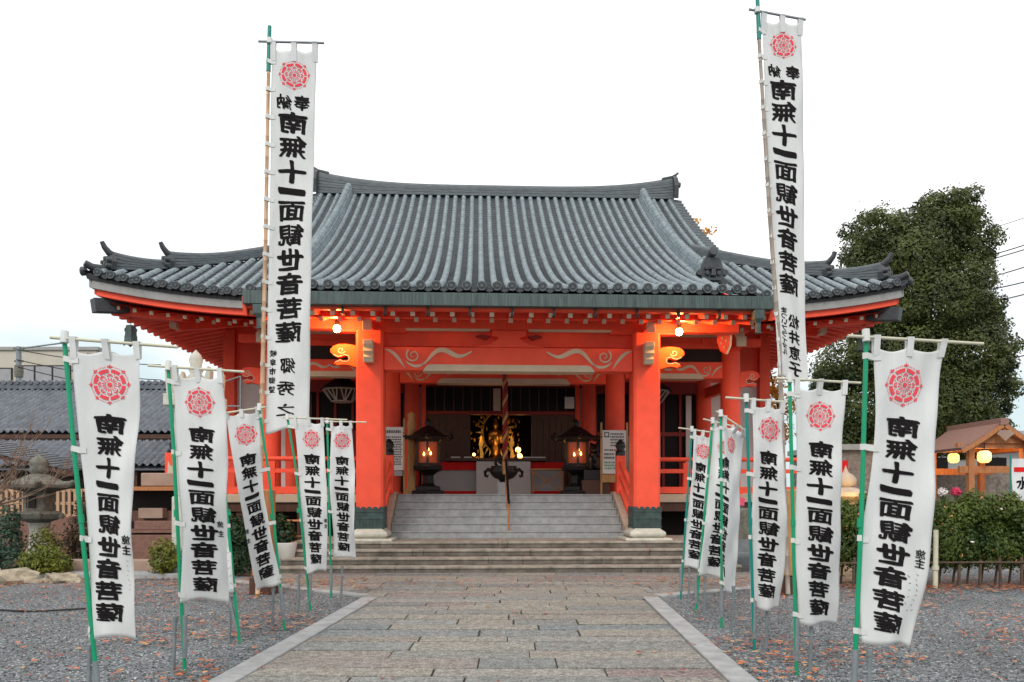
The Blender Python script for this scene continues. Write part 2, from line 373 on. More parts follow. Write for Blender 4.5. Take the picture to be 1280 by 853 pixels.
b = MB(); xs = [path_edges(2.6), path_edges(11.1)]
b.add([(xs[0][0], 2.6, .004), (xs[0][1], 2.6, .004), (xs[1][1], 11.1, .004), (7, 13.8, .004), (7, 14.9, .004), (-7, 14.9, .004), (-7, 14.5, .004), (xs[1][0], 11.1, .004)], [tuple(range(8))])
structure(b.build('path_bed', 'joint'))
# kerbs
def kerb(side):
    b = MB(); i = 0 if side < 0 else 1
    def seg(p, q, w):
        p = Vector(p); q = Vector(q); n = max(1, round((q-p).length/1.25)); d = (q-p)/n
        for k in range(n):
            e = (q-p).normalized()*.006; A = p+d*k+e; B = p+d*(k+1)-e
            b.sweep([(A.x, A.y, -.05), (B.x, B.y, -.05)], w, .05+.032)
    o = .12*side
    seg((path_edges(2.6)[i]+o, 2.6, 0), (path_edges(11.12)[i]+o, 11.12, 0), .225)
    if side < 0: seg((path_edges(11.2)[0]-.12, 11.32, 0), (-4.9, 13.35, 0), .2)
    else: seg((path_edges(11.2)[1]+.10, 11.32, 0), (5.2, 13.1, 0), .2)
    return structure(b.build('kerb', 'granite', bevel=.012))
k1 = kerb(-1); k2 = kerb(1)
# loose pebbles near the camera (one mass nobody could count)
def pebbles():
    n = 26000; g = np.random.default_rng(3)
    Y = 4.3+7.5*g.random(n)**1.7; X = (g.random(n)*2-1)*.72*Y
    lo = -2.445+.0468*Y-.26; hi = 1.50+.0333*Y+.26; ok = (X < lo) | (X > hi); X, Y = X[ok], Y[ok]; n = len(X)
    base = np.array([(1, 0, 0), (0, 1, 0), (-1, 0, 0), (0, -1, 0), (0, 0, .7), (0, 0, -.5)], float)
    fc = np.array([(0, 1, 4), (1, 2, 4), (2, 3, 4), (3, 0, 4), (1, 0, 5), (2, 1, 5), (3, 2, 5), (0, 3, 5)])
    s = (.006+.010*g.random(n)**2)[:, None, None]; a = g.random(n)*6.28; ca, sa = np.cos(a), np.sin(a)
    v = base[None]*(1+.5*(g.random((n, 6, 1))-.5))*s; v = np.stack([v[..., 0]*ca[:, None]-v[..., 1]*sa[:, None]*.8, v[..., 0]*sa[:, None]+v[..., 1]*ca[:, None]*.8, v[..., 2]], -1)
    v += np.stack([X, Y, .003+.003*g.random(n)], 1)[:, None]
    f = (fc[None]+6*np.arange(n)[:, None, None]).reshape(-1, 3)
    for nm, c in (('p0', (.075, .083, .09)), ('p1', (.19, .205, .215)), ('p2', (.46, .46, .45)), ('p3', (.20, .16, .135))): M[nm] = mat('pebble_'+nm, c, .8, .3, 40)
    mi = np.repeat(g.choice(4, n, p=(.40, .40, .15, .05)), 8)
    o = raw_mesh('gravel', v.reshape(-1, 3), f, ['p0', 'p1', 'p2', 'p3'], mi); tag(o, 'loose grey gravel either side of the stone path', 'gravel', kind='stuff')
pebbles()
def fallen():
    g = np.random.default_rng(5); n = 9000; Y = 4.6+8.6*g.random(n)**.85; X = (g.random(n)*2-1)*.75*Y
    # drifts: keep leaves where a smooth random field is high
    fld = np.sin(X*1.3+Y*.7)+np.sin(X*.6-Y*1.9+1)+np.sin(X*2.9+2.1*Y+2)*.6
    lo = -2.445+.0468*Y; hi = 1.50+.0333*Y; onp = (X > lo-.25) & (X < hi+.25)
    keep = ((fld > .62) | (g.random(n) < .15)) & (~onp | (g.random(n) < .035)); X, Y = X[keep], Y[keep]
    n2 = 2600; X2 = (g.random(n2)*2-1)*9.5; Y2 = 12.2+1.6*g.random(n2)+.0*X2; k = (np.abs(X2) > 2.6) | (g.random(n2) < .30); X = np.r_[X, X2[k]]; Y = np.r_[Y, Y2[k]]
    n3 = 900; X3 = 5+g.random(n3)*5.2; Y3 = 11.7+1.0*g.random(n3); X = np.r_[X, X3]; Y = np.r_[Y, Y3]; n = len(X)
    a = g.random(n)*6.28; s = .020+.030*g.random(n)**1.5
    shp = np.array([(-1, 0), (-.45, .5), (.2, .42), (1.05, 0), (.2, -.42), (-.45, -.5)])
    u = shp[None]*s[:, None, None]; x = u[..., 0]*np.cos(a)[:, None]-u[..., 1]*np.sin(a)[:, None]; y = u[..., 0]*np.sin(a)[:, None]+u[..., 1]*np.cos(a)[:, None]
    z = .016+.012*g.random((n, 1))+.35*s[:, None]*np.abs(shp[None, :, 1])*2*g.random((n, 1))+.25*s[:, None]*np.abs(shp[None, :, 0])*g.random((n, 1))
    V = np.stack([x+X[:, None], y+Y[:, None], np.broadcast_to(z, x.shape)+.008], -1).reshape(-1, 3)
    o = raw_mesh('fallen_leaves', V, np.arange(6*n).reshape(n, 6), ['fall_a', 'fall_b', 'fall_c'], g.choice(3, n, p=(.42, .38, .2)))
    tag(o, 'orange and rust fallen leaves scattered over the gravel', 'leaves', kind='stuff')
fallen()

# ================================================================== TEMPLE  (local frame: porch column line at the origin, +y to the back)
TY = R(2.5); TO = Vector((-.066, 16.4, 0))
T = thing('temple_hall', 'vermilion temple hall with grey tiled roof and stone stairs', 'temple', TO, TY)
def W(x, y, z): return TO+Matrix.Rotation(TY, 3, 'Z') @ Vector((x, y, z))
def pf_(d): return 5.56+.25*d+.0234*d*d
EX, EY, PX, RX, RY, BY = 9.83, 1.6, 5.13, 6.30, 10.8, 20.0
def lift(x, d):
    a = abs(x); k = max(0, min(1, (a-4.7)/.9)); k = k*k*(3-2*k)
    return .50*max(0, min(1, (a-5.2)/4.63))**2.0*math.exp(-max(0, d-3.2)/3.2)-.36*k*math.exp(-max(0, d-3.2)/2.2)
def roofz(x, y):
    df, db = y+1.6, 3.2+(BY-y); d = min(df, db)
    if abs(x) > RX: d = min(d, 3.2+(EX-abs(x)))
    return pf_(d)+lift(x, max(3.2, df) if abs(x) <= RX else max(3.2, d))
def soff(x, y):
    d = min(y+1.6, 3.2+(BY-y), 3.2+(EX-abs(x)) if abs(x) > PX else 99)
    return 5.56+.24*d+.006*d*d+lift(x, max(3.2, d))-.42
# --- lower granite platform and steps
for k in range(4):
    x = 4.55-.0*k; y0 = -1.6+.36*k
    b = MB(); z1 = .14*(k+1); cuts = [-x]+sorted(random.uniform(-x+.8, x-.8) for _ in range(4))+[x]
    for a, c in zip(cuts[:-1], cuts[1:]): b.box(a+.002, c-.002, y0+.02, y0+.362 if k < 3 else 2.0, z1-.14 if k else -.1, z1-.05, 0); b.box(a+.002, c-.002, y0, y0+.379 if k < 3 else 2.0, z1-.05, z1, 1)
    b.build('step', ['brownstone', 'tread'], T, bevel=.012)
for k in range(6):
    b = MB(); z1 = .56+.1667*(k+1); y0 = .62+.3*k
    b.box(-2.62, 2.62, y0, y0+.302 if k < 5 else y0+.5, .56, z1-.03); b.box(-2.62, 2.62, y0-.018, y0+.302 if k < 5 else y0+.5, z1-.03, z1)
    b.build('stair_step', 'granite', T, bevel=.006)
for s in (-1, 1):
    b = MB(); pr = [(.42, .56), (.42, .74), (.62, .84), (2.15, 1.62), (2.5, 1.62), (2.5, .56)]
    b.prism(pr, lambda a, c, t: (t*s, a, c), 2.63, 2.98); b.build('cheek_wall', 'tanstone', T, bevel=.015)
# --- floor and verandah
b = MB(); b.box(-8.1, -2.99, 2.1, 6.2, 1.36, 1.56); b.box(2.99, 8.1, 2.1, 6.2, 1.36, 1.56); b.box(-2.985, 2.985, 2.62, 6.2, 1.36, 1.56)
b.build('verandah_floor', 'tanwood', T, bevel=.01)
for s in (-1, 1):
    b = MB(); b.box(min(s*3.0, s*8.0), max(s*3.0, s*8.0), 2.16, 2.3, 1.14, 1.355); b.build('verandah_beam', 'brown', T)
    for k in range(4): x = s*(3.5+1.45*k); b = MB(); b.box(x-.09, x+.09, 2.2, 2.38, 0, 1.14); b.build('verandah_post', 'brown', T)
    b = MB(); b.box(min(s*2.99, s*8.0), max(s*2.99, s*8.0), 3.2, 3.3, 0, 1.36); b.build('shade_wall', 'dark', T)  # near-black sheet standing for the shade below the verandah
# --- porch columns
def porch_column():
    b = MB(); w = .285
    b.prism([(-w, -w+.05), (-w+.05, -w), (w-.05, -w), (w, -w+.05), (w, w-.05), (w-.05, w), (-w+.05, w), (-w, w-.05)], lambda a, c, t: (a, c, t), .95, 5.0)
    c = b.build('porch_column', 'verm', T)
    b = MB(); b.box(-.298, .298, -.298, .298, .80, 1.22)
    for z in (.83, 1.02, 1.17): b.box(-.31, .31, -.31, .31, z, z+.035)
    n = 5
    for k in range(n):                                # scalloped upper edge
        x = -.31+.62*(k+.5)/n
        pts = [(x+.062*cos(a), 1.215+.075*sin(a)) for a in [PI*i/8 for i in range(9)]]
        for yy in (-.306, .288): b.prism(pts, lambda a, c_, t: (a, t, c_), yy, yy+.018)
        for xx in (-.306, .288): b.prism(pts, lambda a, c_, t: (t, a, c_), xx, xx+.018)
    for k in range(9):
        x = -.28+.07*k; b.box(x-.012, x+.012, -.308, -.296, .87, 1.02)
    b.build('metal_shoe', 'shoe', c, bevel=.006)
    b = MB(); b.lathe([(.30*1.41, .82), (.31*1.41, .79), (.37*1.41, .75), (.40*1.41, .71), (.38*1.41, .66), (.33*1.41, .615)], 4, rot=PI/4, smooth=False); b.box(-.50, .50, -.50, .50, .545, .615)
    b.build('base_stone', 'palestone', c, bevel=.03)
    return c
c0 = porch_column(); c0.location = (-2.95, 0, 0); c1 = copy_of(c0, T, (2.95, 0, 0))
# --- round hall columns
def round_col(r, z0, z1, x, y):
    b = MB(); b.lathe([(r, z0), (r*1.0, z0+1.5), (r*.985, z1-.5), (r*.93, z1)], 28); b.lathe([(r*1.25, z0-.02), (r*1.25, z0+.03), (r*1.05, z0+.06)], 28)
    return b.build('hall_column', 'verm', T, loc=(x, y, 0))
hc = round_col(.26, 1.56, 5.35, -6.05, 3.6)
for x in (-2.95, 2.95, 6.05): copy_of(hc, T, (x, 3.6, 0))
hb = round_col(.22, 1.56, 5.1, -6.05, 6.0)
for x in (-2.6, 2.6, 6.05): copy_of(hb, T, (x, 6.0, 0))
# --- scroll ornaments on a beam end (s=+1: left end, scroll runs to the right)
def scrolls(b, b2, x0, s, z0, k, y0, m=0):
    fn = lambda a, c, t: (x0+s*a*k, t, z0+c*k)
    y1 = y0-.018
    b2.ribbon(bez((.02, .40), (.18, .40), (.30, .25), (.44, .02)), [.01+.06*sin(PI*i/14) for i in range(15)], fn, y0, y1, m)          # inner leaf
    sp = [(.62+.155*(1-i/30)*cos(2.2+i*.36)*1.0, .285+.15*(1-i/30)*sin(2.2+i*.36)) for i in range(26)]
    tail = bez((.46, .17), (.60, .02), (.74, .03), (.86, .12), 8)
    b.ribbon(sp, [.036-.0008*i for i in range(26)], fn, y0, y1, m)
    b.ribbon([sp[0]]+[], [.04], fn, y0, y1, m)
    b.ribbon(tail, [.012, .03, .045, .05, .055, .055, .05, .04, .03], fn, y0, y1, m)
    b.ribbon(bez((.80, .08), (1.02, .20), (1.05, .52), (1.38, .36))+bez((1.38, .36), (1.55, .26), (1.62, .22), (1.86, .38))[1:], [.03+.07*sin(PI*i/28)**1.2 for i in range(29)], fn, y0, y1, m)
def rainbow_beam(xa, xb, y, z0, z1, th, k, stripe, sc_=True):
    b = MB(); b.box(xa, xb, y-th/2, y+th/2, z0, z1); o = b.build('rainbow_beam', 'verm', T, bevel=.02)
    b = MB()
    if stripe:
        L_ = stripe; n = 4
        b.prism([(xa+L_, z0-.012), (xa+L_+.09, z0+.10), (xa+L_+.16, z0+.125), (xb-L_-.16, z0+.125), (xb-L_-.09, z0+.10), (xb-L_, z0-.012)], lambda a, c, t: (a, t, c), y-th/2-.016, y+th/2+.016)
    b.build('pale_edge', 'cream', o)
    if sc_:
        for s, x in ((1, xa), (-1, xb)):
            b = MB(); b2 = MB(); scrolls(b, b2, x, s, z0+.03, k, y-th/2-.002); b.build('scroll', 'cream', o); b2.build('scroll_leaf', 'cream', o)
    return o
rainbow_beam(-2.66, 2.66, 0, 4.18, 4.68, .36, 1.0, .82)
rainbow_beam(-2.70, 2.70, 3.6, 4.46, 4.92, .30, .8, .95)
rainbow_beam(-5.80, -3.20, 3.6, 4.62, 5.06, .30, .72, .5); rainbow_beam(3.20, 5.80, 3.6, 4.62, 5.06, .30, .72, .5)
# --- carved beam noses
def nose(x, y, z, s, k=1.0, th=.2):
    out = [(0, -.25), (0, .20), (.10, .225), (.23, .245), (.40, .24), (.51, .20), (.575, .13), (.57, .06), (.50, .0), (.41, -.045), (.34, -.03), (.27, .0), (.20, -.02), (.185, -.075), (.22, -.115), (.30, -.115), (.36, -.085), (.40, -.10), (.46, -.13), (.50, -.175), (.42, -.215), (.30, -.195), (.2, -.20), (.08, -.24)]
    b = MB(); b.prism([(a*k, c*k) for a, c in out], lambda a, c, t: (x+s*a, y+t, z+c), -th/2, th/2); o = b.build('carved_nose', 'lampverm' if k == 1 else 'verm', T, bevel=.012)
    b = MB(); fn = lambda a, c, t: (x+s*a*k, y-th/2+t, z+c*k)
    b.ribbon([(.34+.085*(1-i/22)*cos(3.4+i*.42), .105+.075*(1-i/22)*sin(3.4+i*.42)) for i in range(18)], [.022]*18, fn, .0, -.012); b.ribbon([(.50, .015), (.41, -.03), (.34, -.015), (.27, .015), (.19, -.01), (.17, -.075), (.21, -.13), (.30, -.13), (.36, -.10), (.46, -.145)], [.02]*10, fn, .0, -.012)
    b.build('scroll', 'cream', o)
for s in (-1, 1):
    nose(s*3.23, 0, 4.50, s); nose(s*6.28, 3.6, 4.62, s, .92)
# --- bracket complexes on the porch columns
def bracket(x, y, zb, front):
    b = MB(); b.lathe([(.24, 0), (.33, .16), (.33, .28)], 4, c=(x, y, zb), rot=PI/4, smooth=False)
    b.box(x-.75, x+.75, y-.10, y+.10, zb+.20, zb+.38); b.box(x-.10, x+.10, front+.02, y+.5, zb+.20, zb+.38)
    for dx in (-.62, 0, .62): b.lathe([(.13, 0), (.19, .09), (.19, .16)], 4, c=(x+dx, y, zb+.38), rot=PI/4, smooth=False)
    o = b.build('bracket', 'verm', T, bevel=.012)
    b = MB(); b.box(x-.09, x+.09, front-.02, front+.03, zb+.13, zb+.385); b.box(x-.155, x+.155, front-.05, front+.05, zb+.39, zb+.50)
    b.build('bracket_tip', 'cream', o, bevel=.01)
for s in (-1, 1):
    bracket(s*2.95, 0, 4.80, -.62)
    b = MB()
    pr = [(-.45, 4.30), (-.50, 4.40), (-.44, 4.46), (-.52, 4.52), (-.47, 4.60), (-.54, 4.66), (-.54, 4.76), (-.285, 4.76), (-.285, 4.30)]
    b.prism(pr, lambda a, c, t: (s*2.95+t, a, c), -.10, .10); b.build('bracket_tip', 'cream', T, bevel=.012)
    for x in (2.95, 6.05):
        b = MB(); b.lathe([(.24, 0), (.33, .16), (.33, .28)], 4, c=(s*x, 3.6, 5.3), rot=PI/4, smooth=False); b.box(s*x-.8, s*x+.8, 3.5, 3.7, 5.5, 5.7); b.box(s*x-.1, s*x+.1, 2.9, 4.2, 5.5, 5.7)
        o = b.build('bracket', 'verm', T, bevel=.012); b = MB(); b.box(s*x-.12, s*x+.12, 2.86, 2.91, 5.47, 5.72); b.build('bracket_tip', 'cream', o)
    # curved tie from porch column back to the hall column
    b = MB(); pts = bez((s*3.0, .2, 4.75), (s*3.0, 1.4, 5.15), (s*2.97, 2.4, 5.2), (s*2.95, 3.45, 4.95), 10)
    b.sweep(pts, .2, .3); b.build('curved_tie_beam', 'verm', T, bevel=.015)
    # eave bracket arms with pale tips at the hall corners
    b = MB(); b.box(s*6.05-.22, s*6.05+.22, 2.75, 3.5, 5.72, 5.98); o = b.build('bracket', 'verm', T, bevel=.015)
    b = MB(); b.box(s*6.05-.13, s*6.05+.13, 2.74, 2.79, 5.34, 5.60); b.build('bracket_tip', 'cream', o, bevel=.01)
    b = MB(); b.box(s*6.05-.12, s*6.05+.12, 2.79, 3.4, 5.35, 5.59); b.build('bracket_arm', 'verm', T, bevel=.01)
    # carved hanging board beside the lamp
    b = MB(); o_ = [(0, 0), (.10, -.05), (.16, -.2), (.14, -.42), (.06, -.6), (-.05, -.52), (-.12, -.3), (-.10, -.1)]
    b.prism(o_, lambda a, c, t: (s*(4.83+a), .5+t, 5.30+c), -.04, .04); o = b.build('carved_pendant', 'verm', T, bevel=.01)
    b = MB()
    for dx, dz in ((-.06, -.15), (.03, -.12), (-.02, -.24), (.06, -.3), (-.05, -.36), (.02, -.44)): b.box(s*(4.83+dx)-.012, s*(4.83+dx)+.012, .44, .462, 5.30+dz-.03, 5.30+dz+.02)
    b.prism([(.10, -.05), (.16, -.2), (.14, -.42), (.06, -.6), (.11, -.6), (.19, -.42), (.205, -.2), (.15, -.03)], lambda a, c, t: (s*(4.83+a), .5+t, 5.30+c), -.045, .035)
    b.build('pale_edge', 'cream', o)
    b = MB(); pts = bez((s*3.2, .0, 5.28), (s*4.0, .1, 5.1), (s*4.4, .3, 5.1), (s*5.0, .35, 5.36), 8); b.sweep(pts, .16, .2); b.build('bracket_arm', 'verm', T, bevel=.01)
# --- porch purlin, recess wall, frog-leg strut
b = MB(); b.box(-5.0, 5.0, -.12, .16, 5.06, 5.32); o = b.build('eave_purlin', 'verm', T, bevel=.015)
for a, c in ((-2.2, -.42), (.42, 2.2)):
    b = MB(); b.box(a, c, -.132, -.05, 5.035, 5.085); b.build('pale_edge', 'cream', o)
b = MB(); b.box(-2.7, 2.7, .06, .12, 4.74, 5.06); b.build('infill_board', 'verm', T)
b = MB(); fl = [(-.75, 4.685), (-.62, 4.72), (-.40, 4.76), (-.28, 4.84), (-.22, 4.90), (-.36, 4.93), (-.36, 5.05), (.36, 5.05), (.36, 4.93), (.22, 4.90), (.28, 4.84), (.40, 4.76), (.62, 4.72), (.75, 4.685)]
b.prism(fl, lambda a, c, t: (a, t, c), -.16, .02); b.build('frog_leg_strut', 'verm', T, bevel=.012)
for s in (-1, 1):
    b = MB(); b.prism([(s*.40, 4.94), (s*.62, 4.97), (s*.72, 4.93), (s*.6, 4.90), (s*.5, 4.86)], lambda a, c, t: (a, t, c), -.10, .0); b.build('carved_leaf', 'darkred', T)
# --- hall upper wall under the eaves
b = MB()
b.box(-6.2, 6.2, 3.5, 3.7, 5.42, 5.56); b.box(-6.2, 6.2, 3.56, 3.68, 5.56, 6.6); b.box(-7.9, 7.9, 5.95, 6.15, 4.9, 6.9); b.box(-6.3, 6.3, 3.4, 3.72, 6.0, 6.22)
b.build('upper_wall', 'verm', T, bevel=.01)
b = MB(); b.box(-6.0, 6.0, 3.60, 3.66, 4.9, 5.42); b.build('gap_shade_board', 'dark', T)  # dark board standing for the shade in the opening above the beams
for a, c in ((-5.7, -3.3), (3.3, 5.7)):
    b = MB(); b.box(a, c, 3.48, 3.52, 5.72, 5.78); b.build('pale_edge', 'cream', T)
# --- ceiling, side and rear walls (so the hall is closed)
b = MB(); b.prism([(-6.1, 3.7), (6.1, 3.7), (6.1, 6.2), (7.7, 6.2), (7.7, 18), (-7.7, 18), (-7.7, 6.2), (-6.1, 6.2)], lambda a, c, t: (a, c, t), 5.15, 5.25); b.build('ceiling', 'darkred', T)
b = MB(); b.box(-7.9, -7.75, 6.15, 18.2, .2, 6.9); b.box(7.75, 7.9, 6.15, 18.2, .2, 6.9); b.box(-7.75, 7.75, 18.05, 18.2, .2, 6.9)
b.build('outer_wall', 'offwhite', T)
for s in (-1, 1):
    b = MB(); b.box(s*7.82-.16, s*7.82+.16, 5.78, 6.1, .2, 6.6); b.build('corner_post', 'verm', T, bevel=.015)
    b = MB(); b.box(min(s*6.25, s*7.66), max(s*6.25, s*7.66), 6.0, 6.06, 1.56, 4.9); b.build('white_panel', 'offwhite', T)
    b = MB(); b.bar((s*6.25, 3.85, 4.55), (s*6.1, 5.8, 4.55), .16, .3); b.build('tie_beam', 'verm', T)
# --- front wall of the sanctuary: posts, panels, transoms, doors
b = MB(); b.box(-2.35, 2.35, 6.0, 6.14, 4.74, 4.92); b.box(-2.25, 2.25, 5.98, 6.14, 3.92, 4.02); b.build('lintel', 'darkred', T, bevel=.008)
for s in (-1, 1):
    b = MB(); b.box(min(s*2.2, s*2.33), max(s*2.2, s*2.33), 5.96, 6.14, 1.56, 4.9); b.build('door_jamb', 'verm', T, bevel=.008)
    b = MB(); b.box(min(s*2.34, s*2.66), max(s*2.34, s*2.66), 6.05, 6.1, 2.2, 4.72); b.build('white_panel', 'offwhite', T)
    # transom window
    b = MB(); b.box(min(s*.04, s*2.2), max(s*.04, s*2.2), 6.06, 6.1, 4.02, 4.74, 0)
    for k in range(9): x = s*(.04+.27*k); b.box(x-.016, x+.016, 6.02, 6.06, 4.02, 4.74, 1)
    b.build('transom_window', ['glass', 'brown'], T)
    # lattice doors either side of the opening
    x0, x1 = sorted((s*.92, s*2.2)); b = MB(); b.box(x0, x1, 6.06, 6.12, 1.56, 3.92)
    for k in range(8): x = x0+(x1-x0)*k/7; b.box(x-.02, x+.02, 6.02, 6.06, 1.56, 3.92)
    for z in (2.9, 3.1, 3.85): b.box(x0, x1, 6.03, 6.062, z, z+.06)
    b.build('lattice_door', 'brown', T)
    # side bays
    x0, x1 = sorted((s*2.82, s*5.85)); b = MB(); b.box(x0, x1, 6.06, 6.14, 1.56, 4.9, 0)
    b.box(x0, x1, 5.98, 6.06, 3.30, 3.42, 1); b.box(x0, x1, 5.98, 6.06, 4.55, 4.9, 1)
    for k in range(7): x = x0+(x1-x0)*(k+.0)/6; b.box(x-.035, x+.035, 6.0, 6.06, 1.56, 4.55, 1)
    b.build('side_bay_door', ['glass', 'darkred'], T)
    xa, xb = sorted((s*3.1, s*4.75)); b = MB(); b.grid(lambda u, v: (xa+(xb-xa)*u, 5.985+.012*sin(u*40), 2.1+1.2*v), 60, 1); b.build('curtain', 'curtain' if s > 0 else 'darkred', T)
    xa, xb = sorted((s*5.5, s*5.66)); b = MB(); b.box(xa, xb, 5.94, 5.98, 2.0, 4.5); b.build('white_panel', 'offwhite' if s > 0 else 'brown', T)
# --- interior sanctuary behind the opening
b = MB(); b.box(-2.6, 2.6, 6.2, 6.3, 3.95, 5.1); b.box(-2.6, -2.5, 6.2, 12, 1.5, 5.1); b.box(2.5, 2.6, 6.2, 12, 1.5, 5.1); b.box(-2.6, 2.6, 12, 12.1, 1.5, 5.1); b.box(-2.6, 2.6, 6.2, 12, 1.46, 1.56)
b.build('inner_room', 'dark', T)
# --- railings
def railing(x0, x1, y):
    rt = MB(); rt.tube([(x0, y, 2.42), (x1, y, 2.42)], .055, 10); o = rt.build('railing', 'verm', T)
    b = MB(); b.box(min(x0, x1), max(x0, x1), y-.05, y+.05, 2.08, 2.18); b.build('rail', 'verm', o); b = MB(); b.box(min(x0, x1), max(x0, x1), y-.07, y+.07, 1.58, 1.74); b.build('rail', 'verm', o)
    n = 4
    for k in range(n+1):
        x = x0+(x1-x0)*k/n; b = MB(); b.box(x-.06, x+.06, y-.06, y+.06, 1.56, 2.34); b.build('post', 'verm', o, bevel=.008)
for s in (-1, 1):
    railing(s*3.3, s*7.95, 2.24)
    b = MB(); b.box(s*7.98-.16, s*7.98+.16, 2.1, 2.42, 1.4, 2.55); o = b.build('end_post', 'verm', T, bevel=.01)
    b = MB(); b.lathe([(.15, 2.55), (.17, 2.6), (.10, 2.66), (.13, 2.76), (.02, 2.9)], 14, c=(s*7.98, 2.26, 0)); b.build('post_cap', 'bronze', o)
    b = MB(); b.prism([(-.1, 1.9), (.1, 1.9), (.12, 2.1), (.05, 2.3), (0, 2.2), (-.08, 2.35)], lambda a, c, t: (s*7.98+a, t, c), 2.085, 2.1); b.build('carving', 'cream', o)
    # newel and sloping stair rail
    b = MB(); b.box(s*2.82-.11, s*2.82+.11, 2.0, 2.22, 1.56, 2.50); o = b.build('newel_post', 'verm', T, bevel=.01)
    b = MB(); b.lathe([(.12, 2.50), (.12, 2.62), (.08, 2.64), (.13, 2.72), (.10, 2.82), (.02, 2.9)], 14, c=(s*2.82, 2.11, 0)); b.build('post_cap', 'black', o)
    for dz in (0, -.32, -.68):
        b = MB(); b.bar((s*2.82, 2.1, 2.36+dz), (s*2.82, .45, 1.54+dz), .09, .1); b.build('stair_rail', 'verm', o)
# --- counters inside the hall
off = thing('offering_counter', 'long altar counter with white front panel inside the temple doorway', 'counter', TO, TY)
b2 = MB(); b2.box(-.72, .80, 4.86, 4.95, 1.57, 2.49); b2.build('front_panel', 'offwhite', off, bevel=.008)
b2 = MB(); b2.box(-1.6, 1.25, 4.8, 5.6, 2.50, 2.58); b2.build('counter_top', 'brown', off, bevel=.008)
b2 = MB(); b2.box(-2.1, 1.75, 5.0, 5.06, 2.25, 2.47); b2.box(-2.1, 1.75, 5.0, 5.06, 1.58, 1.66); b2.build('red_trim', 'redprint', off)
b2 = MB(); b2.box(-2.1, 1.75, 5.08, 5.14, 1.57, 2.40); b2.build('grey_panel', 'grey', off)
# ------------------------------------------------------------------ roof
RP = .295
def rib_ring(b, pts, r, m):
    """one run of cover tiles: overlapping half-round tiles along pts (list of Vector, spacing fine)"""
    n = 7; L_ = [0]
    for p, q in zip(pts[:-1], pts[1:]): L_.append(L_[-1]+(q-p).length)
    tot = L_[-1]; k = max(1, round(tot/.31)); V = []
    def at(s):
        i = 0
        while i < len(L_)-2 and L_[i+1] < s: i += 1
        u = (s-L_[i])/max(1e-6, L_[i+1]-L_[i]); return pts[i].lerp(pts[i+1], u), (pts[i+1]-pts[i]).normalized()
    jit = random.uniform(-.008, .008)
    for i in range(k):
        jr = random.uniform(-.003, .003)
        for s, rr in ((i*tot/k+.002, r+jr), ((i+1)*tot/k, r*.86+jr)):
            p, t = at(s); sd = t.cross(Vector((0, 0, 1))).normalized(); u = sd.cross(t)
            for j in range(n):
                a = PI*j/(n-1); V.append(p+sd*(cos(a)*rr+jit*0)+u*(sin(a)*rr*1.05-.012))
    q = 2*k; b.add(V, [(i*n+j, (i+1)*n+j, (i+1)*n+j+1, i*n+j+1) for i in range(q-1) for j in range(n-1)], m, True)
def eave_cap(b, p, d, r, m):
    d = Vector(d).normalized(); c = Vector(p)
    for (dd, rr) in ((.0, r),):
        b.tube([c+d*-.03, c+d*.06], [rr, rr], 14, 0)
    sdv = d.cross(Vector((0, 0, 1))).normalized()
    b.tube([c+d*.06+(sdv*cos(t)+Vector((0, 0, 1))*sin(t))*r*.88 for t in [2*PI*i/14 for i in range(15)]], .016, 5, 1, cap=False)
    b.tube([c+d*.058, c+d*.072], [r*.35, r*.3], 8, 1)
roof = bpy.data.objects.new('roof', None); COL.objects.link(roof); roof.parent = T
pan = MB(); ribs = MB(); caps = MB()
def run_front(x):
    y0 = -1.6 if abs(x) <= PX+.02 else EY
    y1 = RY if abs(x) <= RX+.02 else EY+(EX-abs(x))
    return y0, y1
nr = int(EX/RP)
for k in range(-nr, nr+1):
    x = k*RP; y0, y1 = run_front(x)
    if y1-y0 < .2: continue
    n = max(2, int((y1-y0)/.2)); pts = [Vector((x, y0+(y1-y0)*i/n, roofz(x, y0+(y1-y0)*i/n)+.02)) for i in range(n+1)]
    rib_ring(ribs, pts, .080, 0); eave_cap(caps, pts[0]+Vector((0, 0, .005)), (0, -1, -.12), .094, 0)
    if k < nr:                                       # pan course between this rib and the next: overlapping steps
        xa, xb = x+.01, x+RP-.01; xm = x+RP/2; ya, yb = run_front(xm); ya = max(ya, run_front(xa)[0]) if abs(xm) > PX else ya
        m = max(2, int((yb-ya)/.155)); V = []; Fc = []
        for i in range(m):
            s0, s1 = ya+(yb-ya)*i/m, ya+(yb-ya)*(i+1)/m
            for yy, dz in ((s0, .010), (s1, -.016)):
                for xx, sg in ((xa, .028), (xm, -.012), (xb, .028)):
                    yq = min(yy, run_front(xx)[1]) if abs(xx) > RX else yy
                    V.append((xx, yq, roofz(xx, yq)+dz+sg-.01))
        for i in range(2*m-1):
            for j in range(2): Fc.append((3*i+j, 3*i+j+1, 3*i+4+j, 3*i+3+j))
        pan.add(V, Fc, 0, False)
        # drooping eave tile edge
        pan.add([(xa, ya-.03, roofz(xa, ya)+.03), (xm, ya-.03, roofz(xm, ya)-.03), (xb, ya-.03, roofz(xb, ya)+.03), (xb, ya-.03, roofz(xb, ya)-.04), (xm, ya-.03, roofz(xm, ya)-.10), (xa, ya-.03, roofz(xa, ya)-.04),
                 (xa, ya+.03, roofz(xa, ya)+.03), (xm, ya+.03, roofz(xm, ya)-.02), (xb, ya+.03, roofz(xb, ya)+.03)], [(0, 1, 4, 5), (1, 2, 3, 4), (0, 6, 7, 1), (1, 7, 8, 2)], 0)
